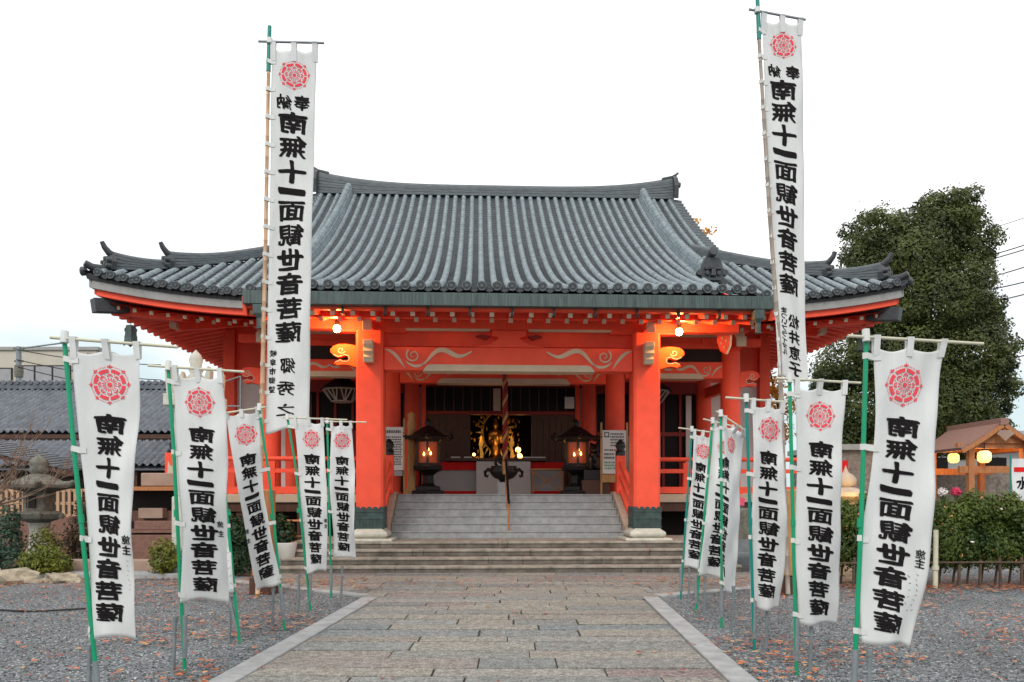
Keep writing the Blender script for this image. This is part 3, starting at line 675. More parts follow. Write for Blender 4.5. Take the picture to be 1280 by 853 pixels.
# side slopes and back slope (closed roof, seen from the side)
for s in (-1, 1):
    for k in range(0, 60):
        y = EY+.15+RP*k
        if y > BY-.2: break
        d = min(y-EY, BY-y); xi = max(RX, EX-d); n = max(2, int((EX-xi)/.3))
        pts = [Vector((s*(EX+(xi-EX)*i/n), y, roofz(s*(EX+(xi-EX)*i/n), y)+.02)) for i in range(n+1)]
        if (pts[0]-pts[-1]).length > .2: rib_ring(ribs, pts, .092, 0)
        eave_cap(caps, pts[0], (s, 0, -.12), .104, 0)
    pan.grid(lambda u, v: (lambda y: (lambda xi: (s*(EX+(xi-EX)*u), y, roofz(s*(EX+(xi-EX)*u), y)-.005))(max(RX-.1, EX-min(y-EY, BY-y))))(EY+(BY-EY)*v), 10, 60)
pan.grid(lambda u, v: (lambda y: (lambda w: ((2*u-1)*w, y, roofz((2*u-1)*w, y)))(RX if y < BY-3.39 else RX+(y-(BY-3.39))))(RY+(BY-RY)*v), 30, 30)
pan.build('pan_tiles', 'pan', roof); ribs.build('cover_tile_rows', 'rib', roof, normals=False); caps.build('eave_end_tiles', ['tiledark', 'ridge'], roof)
# gables
for s in (-1, 1):
    b = MB(); ys = [EY+3.39+(BY-2*3.39-EY)*i/20 for i in range(21)]
    pts = [(y, roofz(s*RX, y)-.06) for y in ys]+[(ys[-1], 8.2), (ys[0], 8.2)]
    b.prism(pts, lambda a, c, t: (s*t, a, c), RX-.6, RX-.5); b.build('gable', 'verm', roof)
    b = MB()                                          # verge: row of tiles seen end-on along the gable edge
    for k in range(0, 24):
        y = EY+3.3+(RY-EY-3.3)*k/24
        z = roofz(s*RX, y)
        b.tube([(s*(RX-.1), y, z+.03), (s*(RX+.30), y, z-.02)], .085, 8); b.box(min(s*(RX-.05), s*(RX+.34)), max(s*(RX-.05), s*(RX+.34)), y+.04, y+.30, z-.07, z-.02)
    b.build('verge_tiles', 'ridge', roof)
# main ridge: courses of thin tiles, rising to both ends
rz0 = roofz(0, RY)-.08
def ridge_top(x): return .31+.40*max(0, (abs(x)-1.0)/5.4)**3.0
xs = [-6.32+12.64*i/60 for i in range(61)]
b = MB()
for c in range(6):
    b.sweep([(x, RY, rz0+ridge_top(x)*c/6) for x in xs], .50-.02*(c % 2)-.02*c, [ridge_top(x)/6*.82 for x in xs])
    b.sweep([(x, RY, rz0+ridge_top(x)*(c+.8)/6) for x in xs], .44-.02*c, [ridge_top(x)/6*.2 for x in xs])
b.tube([(x, RY, rz0+ridge_top(x)+.02) for x in xs], .13, 10)
b.build('main_ridge', 'ridge', roof)
for s in (-1, 1):
    b = MB(); x = s*6.36; z = rz0+ridge_top(6.3)
    b.prism([(-.42, -.75), (-.5, -.3), (-.36, .0), (-.2, .14), (0, .2), (.2, .14), (.36, 0), (.5, -.3), (.42, -.75), (.2, -.5), (-.2, -.5)], lambda a, c, t: (x+s*t, RY+a, z+c), -.06, .10)
    b.sweep([(x-s*.4, RY, z+.02), (x, RY, z+.12), (x+s*.22, RY, z+.32)], [.24, .2, .1], [.1, .1, .06])
    for a, c in ((-.25, -.2), (.25, -.2), (0, -.05)): b.tube([(x+s*.08, RY+a, z+c), (x+s*.2, RY+a, z+c)], .1, 8)
    b.build('ridge_end_tile', 'tiledark', roof, bevel=.02)
# descending ridges and their demon tiles
def demon(name, p, d, k, mt='tiledark'):
    """ridge-end plate facing d (horizontal), with brow, cheeks and a round tile above"""
    d = Vector(d).normalized(); sd = Vector((-d.y, d.x, 0)); p = Vector(p); b = MB()
    fn = lambda a, c, t: p+sd*a*k+Vector((0, 0, c*k))+d*t*k
    b.prism([(-.27, 0), (-.31, .2), (-.28, .52), (-.20, .72), (.20, .72), (.28, .52), (.31, .2), (.27, 0)], fn, -.08, .08)
    b.prism([(-.22, .36), (-.24, .44), (-.05, .40), (0, .36), (.05, .40), (.24, .44), (.22, .36)], fn, .08, .17)
    b.prism([(-.07, .18), (-.05, .36), (.05, .36), (.07, .18)], fn, .08, .22)
    b.prism([(-.2, .06), (-.22, .14), (.22, .14), (.2, .06)], fn, .08, .16)
    for a in (-.16, .16): b.tube([fn(a, .28, .07), fn(a, .28, .15)], .06*k, 8)
    for a, c in ((-.33, .05), (.33, .05), (-.35, .3), (.35, .3)): b.tube([fn(a, c, -.06), fn(a, c, .1)], .085*k, 8)
    b.tube([fn(0, .74, -.35), fn(0, .82, .02), fn(0, .86, .20)], [.10*k, .115*k, .12*k], 12); b.tube([fn(0, .86, .195), fn(0, .862, .205)], [.085*k, .085*k], 12)
    return b.build(name, mt, roof, bevel=.012)
for s in (-1, 1):
    x = s*5.24; ys = [RY-.1-(RY-.1-2.75)*i/26 for i in range(27)]
    b = MB(); n = len(ys)
    for c in range(3): b.sweep([(x, y, roofz(x, y)+.02+.10*c) for y in ys], .34-.03*c, .085); b.sweep([(x, y, roofz(x, y)+.10+.10*c) for y in ys], .27-.03*c, .03)
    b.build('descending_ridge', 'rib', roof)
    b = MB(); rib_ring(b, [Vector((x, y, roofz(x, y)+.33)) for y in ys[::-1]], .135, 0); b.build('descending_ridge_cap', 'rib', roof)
    demon('demon_tile', (x, 2.62, roofz(x, 2.65)-.02), (0, -1, 0), .92)
    # hip ridges: lower one to the corner, upper one standing on it further in
    def hp(t, dz=0):                                  # t = metres along x from the corner inwards
        xx = EX-t; return Vector((s*xx, EY+t, roofz(s*xx, EY+t)+dz))
    def hipridge(t0, t1, h0, up):
        ts = [t0+(t1-t0)*i/18 for i in range(19)]; b = MB()
        e = lambda t: up*max(0, 1-(t-t0)/1.25)**2
        for c in range(4):
            b.sweep([hp(t, .02+(h0+e(t))*c/4) for t in ts], .27-.015*c, [(h0+e(t))/4*.8 for t in ts]); b.sweep([hp(t, .02+(h0+e(t))*(c+.8)/4) for t in ts], .21-.015*c, [(h0+e(t))/4*.2 for t in ts])
        b.tube([hp(t, .04+h0+e(t)) for t in ts], .085, 8); b.build('hip_ridge', 'ridge', roof)
        p = hp(t0, .0); q = Vector((s, -1, 0)).normalized(); hh = h0+up; b = MB(); sd = Vector((q.y, -q.x, 0))
        fn = lambda a, c, t: p+sd*a+Vector((0, 0, c))+q*t
        b.prism([(-.2, 0), (-.26, hh*.5), (-.17, hh*.95), (.17, hh*.95), (.26, hh*.5), (.2, 0)], fn, -.04, .07)
        for a, c, r in ((-.13, .25, .09), (.13, .25, .09), (0, .45, .10), (-.18, .6, .08), (.18, .6, .08), (0, .75, .09), (0, .12, .09)): b.tube([fn(a, c*hh, .05), fn(a*.9, c*hh, .17)], [r, r*.6], 8)
        b.tube([fn(0, hh-.03, -.35), fn(0, hh+.0, -.12), fn(0, hh+.07, .05), fn(0, hh+.18, .15), fn(0, hh+.30, .21)], [.075, .088, .08, .066, .05], 10)
        b.build('ridge_end_tile', 'tiledark', roof, bevel=.01)
    hipridge(.46, 3.1, .12, .24); hipridge(1.42, 4.2, .20, .15)
    b = MB(); b.tube([hp(.75, .06), hp(.3, .06), hp(.16, .08), hp(.05, .17)], [.085, .09, .09, .075], 12); b.build('corner_tile', 'tiledark', roof)
# --- eave boards, gutter, soffit
def eave_y(x): return -1.55 if abs(x) <= PX else EY+.06
b = MB(); b.box(-PX-.02, PX+.02, -1.70, -1.50, 5.18, 5.43); gut = b.build('gutter', 'patina', T, bevel=.008)
for k in range(13):
    x = -4.92+.82*k; b = MB(); b.box(x-.02, x+.02, -1.60, -1.52, 5.03, 5.17); b.box(x-.03, x+.03, -1.6, -1.45, 5.02, 5.05); b.build('gutter_hook', 'black', gut)
for s in (-1, 1):
    b = MB(); b.lathe([(.14, 5.17), (.13, 5.0), (.055, 4.92), (.055, 4.74), (.09, 4.72)], 4, c=(s*4.86, -1.6, 0), rot=PI/4, smooth=False); b.build('gutter_outlet', 'patina', gut)
b = MB(); b.box(-PX, PX, -1.52, -1.36, 5.135, 5.20); b.build('eave_board', 'verm', T, bevel=.008)
b = MB(); b.box(-PX, PX, -1.50, -1.2, 5.20, 5.5); b.build('eave_gap_shade', 'black', T)  # black block painted in place of the shaded gap under the tiles
for s in (-1, 1):
    n = 24
    def along(t, inset, dz, side):                    # t 0..1 along the front eave (or the side eave) from the porch to the corner
        if side: y = EY+inset+(BY-EY-2*inset)*t; x = s*(EX-inset); return Vector((x, y, roofz(s*EX, max(EY, min(BY, y)))+dz))
        x = s*(PX-.1+(EX-inset-PX+.1)*t); return Vector((x, EY+inset, roofz(x, EY)+dz))
    for nm, mt, ins, dz, w, h in (('eave_gap_shade', 'black', .12, -.16, .12, .12), ('pale_eave_board', 'greyboard', .17, -.345, .16, .19), ('eave_board', 'verm', .25, -.485, .16, .145)):  # the black strip stands for the shaded gap below the tiles
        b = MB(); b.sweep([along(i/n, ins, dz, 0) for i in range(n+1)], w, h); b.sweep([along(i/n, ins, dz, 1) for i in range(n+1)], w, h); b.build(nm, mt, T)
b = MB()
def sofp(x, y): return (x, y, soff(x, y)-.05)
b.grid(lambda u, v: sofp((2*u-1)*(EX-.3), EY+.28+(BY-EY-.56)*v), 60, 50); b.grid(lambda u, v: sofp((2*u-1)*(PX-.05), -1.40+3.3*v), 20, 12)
b.build('soffit', 'soffitshade', T)
for s in (-1, 1):                                     # porch side verge boards
    b = MB(); b.sweep([(s*(PX+.03), -1.5+3.3*i/10, roofz(s*PX, -1.5+3.3*i/10)-.42) for i in range(11)], .07, .36); b.build('verge_board', 'verm', T)
# rafters
def rafter(p, q, w, h, name='rafter', par=None, me=None):
    b = MB(); p = Vector(p); q = Vector(q); b.bar(p, q, w, h, 0); d = (p-q).normalized()
    b.bar(p+d*.006, p, w+.002, h+.002, 1); return b
cnt = 0
for k in range(27):
    x = -5.06+.389*k
    rafter((x, -1.40, 5.085), (x, -.55, soff(x, -.55)-.08), .085, .085).build('flying_rafter', ['verm', 'cream'], T)
for k in range(27):
    x = -4.98+.383*k
    rafter((x, -.92, 5.085), (x, 3.6, soff(x, 3.6)-.22), .085, .09).build('base_rafter', ['verm', 'cream'], T)
b = MB(); b.box(-PX, PX, -.86, -.72, 5.135, soff(0, -.8)-.03); b.build('rafter_board', 'verm', T)
for s in (-1, 1):
    for k in range(22):                               # side eaves, seen from below
        y = EY+.75+.39*k; x0 = EX-.36
        rafter((s*x0, y, soff(s*x0, y)-.20), (s*7.8, y, soff(s*7.8, y)-.23), .12, .15).build('side_rafter', ['verm', 'cream'], T)
b = MB()
for s in (-1, 1):
    for k in range(12):
        x = 5.3+.39*k
        if x > EX-.5: break
        x *= s; r_ = rafter((x, EY+.42, soff(x, EY+.42)-.14), (x, EY+1.2, soff(x, EY+1.2)-.12), .085, .085); b.add(r_.v, r_.f, 0); b.m[-len(r_.m):] = r_.m
        if abs(x) < 8.8: r_ = rafter((x*.985, EY+.95, soff(x, EY+.95)-.30), (x*.985, 3.6+EY*.5, soff(x, 4.2)-.27), .085, .09); b.add(r_.v, r_.f, 0); b.m[-len(r_.m):] = r_.m
    for k in range(22, 44):
        y = EY+.75+.39*k; x0 = EX-.36; r_ = rafter((s*x0, y, soff(s*x0, y)-.20), (s*7.8, y, soff(s*7.8, y)-.23), .12, .15); b.add(r_.v, r_.f, 0); b.m[-len(r_.m):] = r_.m
o = b.build('small_rafters', ['verm', 'cream'], T); o['kind'] = 'stuff'
for s in (-1, 1):                                     # hip rafters with their dark metal sleeves
    A = Vector((s*(EX-.28), EY+.28, soff(s*9.4, EY+.4)-.16)); B = Vector((s*6.3, EY+3.5, soff(s*6.3, EY+3.5)-.30))
    d = (B-A).normalized(); b = MB(); b.bar(A+d*.55, B, .26, .30); o = b.build('hip_rafter', 'verm', T, bevel=.01)
    b = MB(); b.bar(A-d*.15, A+d*.62, .28, .32); b.build('metal_sleeve', 'tiledark', o, bevel=.01)
    b = MB(); C_ = Vector((s*8.35, EY+1.55, soff(s*8.35, EY+1.5)-.50)); b.box(C_.x-.085, C_.x+.085, C_.y-.05, C_.y+.2, C_.z-.09, C_.z+.09, 0); b.bar(C_+Vector((0, .2, 0)), B-Vector((0, 0, .2)), .24, .26, 1); b.build('hip_rafter_tail', ['cream', 'verm'], T)


# ================================================================== BANNERS
_gl = {}
def glyph(ch, nib=(.062, .032), shear=.12):
    """a character as a flat mesh in the unit square, thickened with a slanted brush nib and cut into small faces"""
    key = (ch, nib)
    if key in _gl: return _gl[key]
    cu = bpy.data.curves.new('g', 'FONT'); cu.body = ch; cu.size = 1; cu.resolution_u = 2
    o = bpy.data.objects.new('g', cu); COL.objects.link(o)
    dg = bpy.context.evaluated_depsgraph_get(); me = bpy.data.meshes.new_from_object(o.evaluated_get(dg))
    bpy.data.objects.remove(o); bpy.data.curves.remove(cu)
    bm = bmesh.new(); bm.from_mesh(me); bpy.data.meshes.remove(me)
    for v in bm.verts:
        x, y = v.co.x, v.co.y
        v.co.y = y+shear*x+.016*sin(x*9+y*4)+.05*sin(x*3.1); v.co.x = x+.020*sin(y*8+x*3)
    xs = [v.co.x for v in bm.verts]; ys = [v.co.y for v in bm.verts]
    if not xs: xs = ys = [0, 1]
    x0, x1, y0, y1 = min(xs), max(xs), min(ys), max(ys)
    for ax, lo, hi in ((0, x0, x1), (1, y0, y1)):
        for i in range(1, 4):
            c = [0, 0, 0]; c[ax] = lo+(hi-lo)*i/4; nn = [0, 0, 0]; nn[ax] = 1
            bmesh.ops.bisect_plane(bm, geom=bm.verts[:]+bm.edges[:]+bm.faces[:], plane_co=c, plane_no=nn)
    bmesh.ops.triangulate(bm, faces=bm.faces[:]); bm.verts.ensure_lookup_table()
    V = np.array([v.co[:2] for v in bm.verts]); Fc = np.array([[v.index for v in f.verts] for f in bm.faces]); bm.free()
    if len(Fc) == 0: V = np.zeros((3, 2)); Fc = np.array([[0, 1, 2]])
    W_ = max(x1-x0, .55); H_ = max(y1-y0, .0)
    cx, cy = (x0+x1)/2, (y0+y1)/2; k = 9; VV, FF, ZZ = [], [], []
    for i in range(k):
        a = 2*PI*i/k; ex, ey = nib[0]*cos(a), nib[1]*sin(a); t = R(40)
        w_ = (.72 if ch in '無観菩薩面郷秀恵施望御岐阜' else .95)*(1+.42*np.sin(V[:, 0]*7.3+1)*np.cos(V[:, 1]*6.1+2))[:, None]          # brush pressure varies over the character
        VV.append(V+w_*np.array([ex*cos(t)-ey*sin(t), ex*sin(t)+ey*cos(t)])); FF.append(Fc+len(V)*i); ZZ.append(np.full(len(V), i*1.2e-4))
    V = np.concatenate(VV); Fc = np.concatenate(FF); Z = np.concatenate(ZZ)
    sx = W_+2*nib[0]; sy = max(H_+2*nib[0], .80 if ch not in '一' else .52)
    V = np.stack([(V[:, 0]-cx)/sx, (V[:, 1]-cy)/sy], 1)         # centred, about -0.5..0.5
    _gl[key] = (V, Fc, Z); return _gl[key]

def emblem2d():
    """eight-spoked wheel crest: ring, rosette of petals, eight outer knobs and dots. Returns list of polygons in the unit disc"""
    out = []
    def ann(r0, r1, n=48):
        for i in range(n):
            a, c = 2*PI*i/n, 2*PI*(i+1)/n; out.append([(r0*cos(a), r0*sin(a)), (r1*cos(a), r1*sin(a)), (r1*cos(c), r1*sin(c)), (r0*cos(c), r0*sin(c))])
    def disc(x, y, r, n=10): out.append([(x+r*cos(2*PI*i/n), y+r*sin(2*PI*i/n)) for i in range(n)])
    def wedge(a, r0, r1, w0, w1): out.append([(r0*cos(a)-w0*sin(a), r0*sin(a)+w0*cos(a)), (r0*cos(a)+w0*sin(a), r0*sin(a)-w0*cos(a)), (r1*cos(a)+w1*sin(a), r1*sin(a)-w1*cos(a)), (r1*cos(a)-w1*sin(a), r1*sin(a)+w1*cos(a))])
    for k in range(8):                                # ring broken by eight white roundels
        a0 = 2*PI*(k+.09)/8; a1 = 2*PI*(k+.91)/8
        for i in range(7):
            a, c = a0+(a1-a0)*i/7, a0+(a1-a0)*(i+1)/7; out.append([(.61*cos(a), .61*sin(a)), (.79*cos(a), .79*sin(a)), (.79*cos(c), .79*sin(c)), (.61*cos(c), .61*sin(c))])
        t = 2*PI*k/8; wedge(t, .88, 1.02, .055, .02); wedge(t, .83, .86, .02, .07)
        disc(.92*cos(t+.095), .92*sin(t+.095), .042, 8); disc(.92*cos(t-.095), .92*sin(t-.095), .042, 8)
        for q in (.235, .34, .445, .55): disc(.90*cos(t+q), .90*sin(t+q), .026, 7)
        # petals with a white heart: an outer lobe drawn as a thick arc
        for i in range(8):
            a, c = -1.9+3.8*i/8, -1.9+3.8*(i+1)/8; X, Y_ = .43*cos(t), .43*sin(t)
            f = lambda r, g: (X+r*cos(t+g), Y_+r*sin(t+g)); out.append([f(.075, a), f(.13, a), f(.13, c), f(.075, c)])
        disc(.44*cos(t), .44*sin(t), .035, 7); disc(.54*cos(t+PI/8), .54*sin(t+PI/8), .03, 7)
    for k in range(16): wedge(2*PI*(k+.5)/16, .17, .36, .014, .030)
    disc(0, 0, .12, 14)
    return out
EMB = emblem2d()

def banner(name, label, cat, group, Y, pole, cloth, bar, tint, base_px, text, wave=.02, seed=0, sleeve=.5, stake=-.1, tabs=4, dy=(0, 0, 0, 0), bow=0, mirror=True,
           emb=None, emb_r=.15, extra=(), tw=.54, tu=.5, chars='南無十一面観世音菩薩', tall=False, stake_h=.45, poles=('green',), side=-1, folds=1.0):
    """pole: photo points of the pole, cloth: TL,TR,BL,BR photo points, all at distance Y from the camera; built at real size there"""
    g = random.Random(seed)
    base = P(*base_px, Y); base.z = 0
    root = thing(name, label, cat, base, 0, group)
    Q = lambda p, d=0: P(p[0], p[1], Y+d)*1.0-base
    # pole
    pts = [Q(p) for p in pole]+[Vector((0, 0, -.02))]
    rp = .034 if tall else .0155
    b = MB()
    if tall:
        dense = []
        for a, c in zip(pts[:-1], pts[1:]):
            n = max(1, int((c-a).length/.28))
            for i in range(n): dense += [a.lerp(c, (i+.0)/n), a.lerp(c, (i+.03)/n), a.lerp(c, (i+.06)/n)]
        dense.append(pts[-1]); rr = [rp*(1.0 if i % 3 != 1 else 1.14)*(.72+.28*min(1, i/len(dense)*1.6)) for i in range(len(dense))]
        b.tube(dense, rr, 10); po = b.build('pole', poles[1], root)
        b = MB(); b.tube([pts[0]+Vector((0, -.0, .0)), pts[0].lerp(pts[1], .96)], [.030, .034], 10); b.build('pole_tip', poles[0], po)
    else:
        b.tube(pts, rp, 10); po = b.build('pole', poles[0], root)
        e = pts[-1]; d = (pts[-2]-e).normalized(); L_ = (pts[-2]-e).length
        b = MB(); b.tube([e+d*(.14 if sleeve < .9 else 0), e+d*sleeve], rp+.005, 10); b.build('pole_sleeve', 'zinc', po)
        b = MB(); b.tube([e.lerp(pts[0], .52)-d*.03, e.lerp(pts[0], .52)+d*.03], rp+.004, 10); b.build('pole_joint', poles[0], po)
    a, c = Q(bar[0], -.02), Q(bar[1], -.02); b = MB(); b.tube([a, c], .011 if not tall else .018, 7); b.build('crossbar', 'stick' if not tall else 'zinc', root)
    pt = a.lerp(c, max(0, min(1, (pole[0][0]-bar[0][0])/(bar[1][0]-bar[0][0])))); b = MB(); b.tube([pt-Vector((0, 0, .03)), pt+Vector((0, .01, .05))], rp+.010, 8); b.build('pole_cap', 'tab', root)
    # cloth surface
    TL, TR, BL, BR = [Q(p, d) for p, d in zip(cloth, dy)]
    ph = [g.uniform(0, 6.28) for _ in range(6)]
    wid = (TR-TL).length; hei = (TL-BL).length
    def surf(u, v, off=0):
        p = TL.lerp(TR, u).lerp(BL.lerp(BR, u), v)
        p = p+Vector((bow*wid*4*v*(1-v)*(.35+.65*u), 0, 0))
        edge = (u-.5)*2
        p.x += folds*wid*.035*edge*sin(v*7+ph[0])+folds*wid*.02*sin(v*11+ph[1])*(v*(1.2-v))
        p.y += 1.5*wave*(sin(u*4.2+v*5.0+ph[2])+.6*sin(u*8.5-v*7+ph[3]))*(.35+.65*v)+wave*.45*sin(v*23+u*6+ph[4])*(.3+.7*u)-off
        p.y += wave*.35*sin(u*21+ph[5])*max(0, .25-v)*4
        if v < .03: p.z -= (.035 if not tall else .05)*abs(sin(PI*2*u))**.8*(1-v/.03)
        if v > .93: p.z += wid*.05*sin(u*5+ph[1])*(v-.93)/.07
        return p
    nu, nv = (20, 64) if not tall else (16, 110)
    b = MB(); b.grid(surf, nu, nv); cl = b.build('cloth', 'cloth', root)
    sol = cl.modifiers.new('solidify', 'SOLIDIFY'); sol.thickness = .0015; sol.offset = 0
    # loops over the crossbar
    for u in (.03, .5, .97):
        p = surf(u, .0); q = a.lerp(c, max(.02, min(.98, (p.x-a.x)/(c.x-a.x)))); w = .021 if not tall else .04; b = MB()
        top = q+Vector((0, 0, .016)); p = surf(u, .034)
        b.add([p+Vector((-w, -.010, 0)), p+Vector((w, -.010, 0)), top+Vector((w, -.016, 0)), top+Vector((-w, -.016, 0)), top+Vector((w, .03, 0)), top+Vector((-w, .03, 0)), p+Vector((w, .012, 0)), p+Vector((-w, .012, 0))], [(0, 1, 2, 3), (3, 2, 4, 5), (5, 4, 6, 7)])
        b.build('hanging_loop', 'cloth', root)
    for k in range(tabs):
        v = .035+(.93*k/(tabs-1)); u = 0 if side < 0 else 1; p = surf(u, v)
        # nearest point on the pole at that height
        best = None
        for A_, B_ in zip(pts[:-1], pts[1:]):
            if A_.z >= p.z >= B_.z: best = A_.lerp(B_, (A_.z-p.z)/(A_.z-B_.z))
        if best is None: continue
        w = .028 if tall else .020; r2 = rp+.007; sg = -1 if side < 0 else 1; b = MB(); e1 = surf(.10 if side < 0 else .90, v)
        z0, z1 = p.z-w*.4, best.z+w*.2; V = []
        prof = [(e1.x, e1.y-.007, z0), (p.x, p.y-.009, z0), (best.x, best.y-r2, z1), (best.x+sg*r2, best.y, z1), (best.x, best.y+r2, z1), (p.x, p.y+.012, z0)]
        for x, y, z in prof: V += [(x, y, z-w), (x, y, z+w)]
        b.add(V, [(2*i, 2*i+2, 2*i+3, 2*i+1) for i in range(len(prof)-1)]); b.build('tie_tab', 'tab', root)
    # printing: crest and lettering lie on the cloth a few millimetres proud
    ytop = (cloth[0][1]+cloth[1][1])/2; ybot = (cloth[2][1]+cloth[3][1])/2; vof = lambda y: (y-ytop)/(ybot-ytop)
    if emb:
        b = MB(); r = emb_r
        for poly in EMB:
            pp = [surf(emb[0]+x*r/wid, vof(emb[1])-y_*r/hei, .006) for x, y_ in poly]; n = len(pp); b.add(pp, [tuple(range(n))])
        b.build('crest', 'redink', cl, normals=False)
    VV, FF, k0 = [], [], 0
    def put(ch, uc, vc, w, h, nib=(.062, .032)):
        nonlocal k0
        V, Fc, Z = glyph(ch, nib); sgn = -1 if mirror else 1
        for (x, y_), z in zip(V, Z): VV.append(surf(min(1.0, max(0, uc+sgn*x*w/wid)), min(1, max(0, vc-y_*h/hei)), .0055+z))
        FF.extend((Fc+k0).tolist()); k0 += len(V)
    y0, y1 = text; n = len(chars); v0, v1 = vof(y0), vof(y1); ph_ = (v1-v0)/n*hei
    wgt = [1]*n; 
    if '一' in chars: wgt[chars.index('一')] = .62
    tot = sum(wgt); acc = 0
    for ch, wg in zip(chars, wgt):
        vc = v0+(v1-v0)*(acc+wg/2)/tot; acc += wg; hh = ph_*n/tot*.99
        put(ch, tu+(.02*sin(acc*1.3) if not tall else 0), vc, tw*wid, hh, (.050, .026) if tall else (.056, .030))
    bt = MB(); bt.v = [tuple(p) for p in VV]; bt.f = FF; bt.m = [0]*len(FF); bt.s = [False]*len(FF); bt.build('lettering', 'ink', cl, normals=False)
    if extra:
        VV.clear(); FF.clear(); k0 = 0
        for ch, uc, y, w, h, nb in extra: put(ch, uc, vof(y), w, h, nb)
        bt = MB(); bt.v = [tuple(p) for p in VV]; bt.f = FF; bt.m = [0]*len(FF); bt.s = [False]*len(FF); bt.build('small_lettering', 'ink', cl, normals=False)
    if stake:
        b = MB(); h = stake_h; b.tube([(stake, .03, -.02), (stake+.015, .03, h)], .0165, 8); st = b.build('stake', 'zinc', root)
        b = MB(); b.tube([(stake-.035, .03, h*.72), (stake+.05, .03, h*.72)], .011, 6); b.build('clamp', 'zinc', st); b = MB(); b.tube([(stake+.012, .03, h-.02), (stake+.016, .03, h+.02)], .022, 8); b.build('stake_cap', 'zinc', st)
    return root
def col_text(s, u, y0, y1, w, h, nb=(.03, .015)): return [(c, u, y0+(y1-y0)*(i+.5)/len(s), w, h, nb) for i, c in enumerate(s)]
def faint(u, y0, y1, n, w, seed):
    g = random.Random(seed); return [(g.choice('ヽノ'), u+g.uniform(-.03, .03), y0+(y1-y0)*(i+.5)/n, w*g.uniform(.25, .4), w*.22, (.02, .012)) for i in range(n)]
GL = 'small white banners lining the left of the path'; GR = 'small white banners lining the right of the path'
CT = 'banner'
# left row, nearest first
banner('nobori_banner', 'white crest banner nearest the camera on the left, its green pole base out of frame', CT, GL, 5.2, [(80, 420), (92, 556), (121, 850)], [(93, 437), (173, 437), (113, 798), (164, 799)], [(63, 422), (222, 434)], 0, (125, 892), (517, 779), seed=1, emb=(.53, 481), emb_r=.136, sleeve=.38, stake=-.10,
       extra=col_text('施主', .90, 668, 694, .075, .07)+faint(.90, 698, 740, 7, .05, 1), bow=.02, tabs=4)
banner('nobori_banner', 'white crest banner in front of the stone pagoda tower, the second from the left', CT, GL, 6.44, [(210, 456), (217, 560), (231, 838)], [(217, 467), (278, 470), (228, 753), (284, 751)], [(185, 457), (305, 465)], 0, (231, 840), (533, 742), seed=2, emb=(.50, 503), emb_r=.130, stake=-.11,
       extra=col_text('施主', .84, 650, 674, .06, .06), bow=.05, wave=.024)
banner('nobori_banner', 'white banner mostly hidden behind the second one on the left, its pole on the right', CT, GL, 7.73, [(273, 488), (281, 612), (299, 802)], [(233, 500), (273, 498), (247, 745), (293, 742)], [(230, 492), (280, 487)], 0, (300, 804), (550, 735), seed=3, emb=(.48, 530), emb_r=.11, stake=-.12, mirror=False, side=1,
       extra=faint(.93, 620, 735, 12, .06, 3), tw=.5, tu=.4)
banner('nobori_banner', 'narrow leaning white banner with readable lettering and its green pole on the right side', CT, GL, 8.44, [(324, 512), (337, 600), (355, 780)], [(283, 517), (322, 513), (321, 740), (351, 728)], [(278, 517), (332, 509)], 0, (356, 788), (567, 724), seed=4, emb=(.55, 544), emb_r=.125, stake=-.15, mirror=False, side=1, bow=-.12,
       extra=col_text('施主', .06, 655, 678, .06, .06), tw=.62, tu=.52)
banner('nobori_banner', 'white crest banner overlapping the foot of the tall left banner', CT, GL, 9.95, [(359, 521), (369, 580), (388, 762)], [(367, 527), (405, 527), (383, 716), (408, 714)], [(354, 522), (434, 525)], 0, (388, 763), (567, 706), seed=5, emb=(.55, 549), emb_r=.13, stake=-.17, bow=.05, tw=.60,
       extra=col_text('施主', .93, 648, 662, .05, .06))
banner('nobori_banner', 'smallest white banner on the left, standing right before the left porch column', CT, GL, 11.2, [(409, 527), (411, 600), (414, 748)], [(413, 531), (440, 530), (415, 697), (446, 698)], [(404, 527), (458, 528)], 0, (414, 751), (570, 690), seed=6, emb=(.52, 551), emb_r=.125, stake=.14, tw=.58, tu=.48, wave=.03)
# right row, farthest first
banner('nobori_banner', 'farthest white banner on the right, leaning with a teal pole beside the right porch column', CT, GR, 11.07, [(865, 537), (858, 640), (851, 746)], [(868, 541), (889, 545), (855, 708), (880, 712)], [(848, 535), (892, 541)], 0, (851, 749), (578, 700), seed=7, emb=(.6, 564), emb_r=.115, stake=.12, tw=.66, poles=('teal',), wave=.03)
banner('nobori_banner', 'half-hidden white banner on the right with its lettering behind the next green pole', CT, GR, 9.76, [(891, 524), (881, 640), (870, 764)], [(894, 530), (918, 536), (873, 720), (905, 722)], [(879, 524), (916, 533)], 0, (870, 766), (572, 710), seed=8, emb=(.62, 559), emb_r=.10, stake=.11, tw=.62, tu=.62, wave=.03)
banner('nobori_banner', 'twisted white banner on the right turned nearly edge-on behind its green pole', CT, GR, 8.63, [(901, 518), (902, 640), (902, 782)], [(905, 528), (930, 540), (903, 737), (919, 742)], [(895, 514), (930, 537)], 0, (902, 785), (575, 725), seed=9, emb=(.38, 558), emb_r=.10, stake=.13, dy=(0, .35, 0, .35), tw=.3, tu=.1, wave=.035,
       extra=faint(.55, 575, 720, 16, .05, 9))
banner('nobori_banner', 'white crest banner with a teal pole standing before the hall corner column', CT, GR, 7.34, [(933, 500), (936, 600), (943, 812)], [(939, 505), (980, 508), (939, 760), (975, 762)], [(907, 497), (984, 503)], 0, (943, 814), (563, 748), seed=10, emb=(.55, 537), emb_r=.12, stake=.12, poles=('teal',), tw=.58, bow=.08, wave=.026)
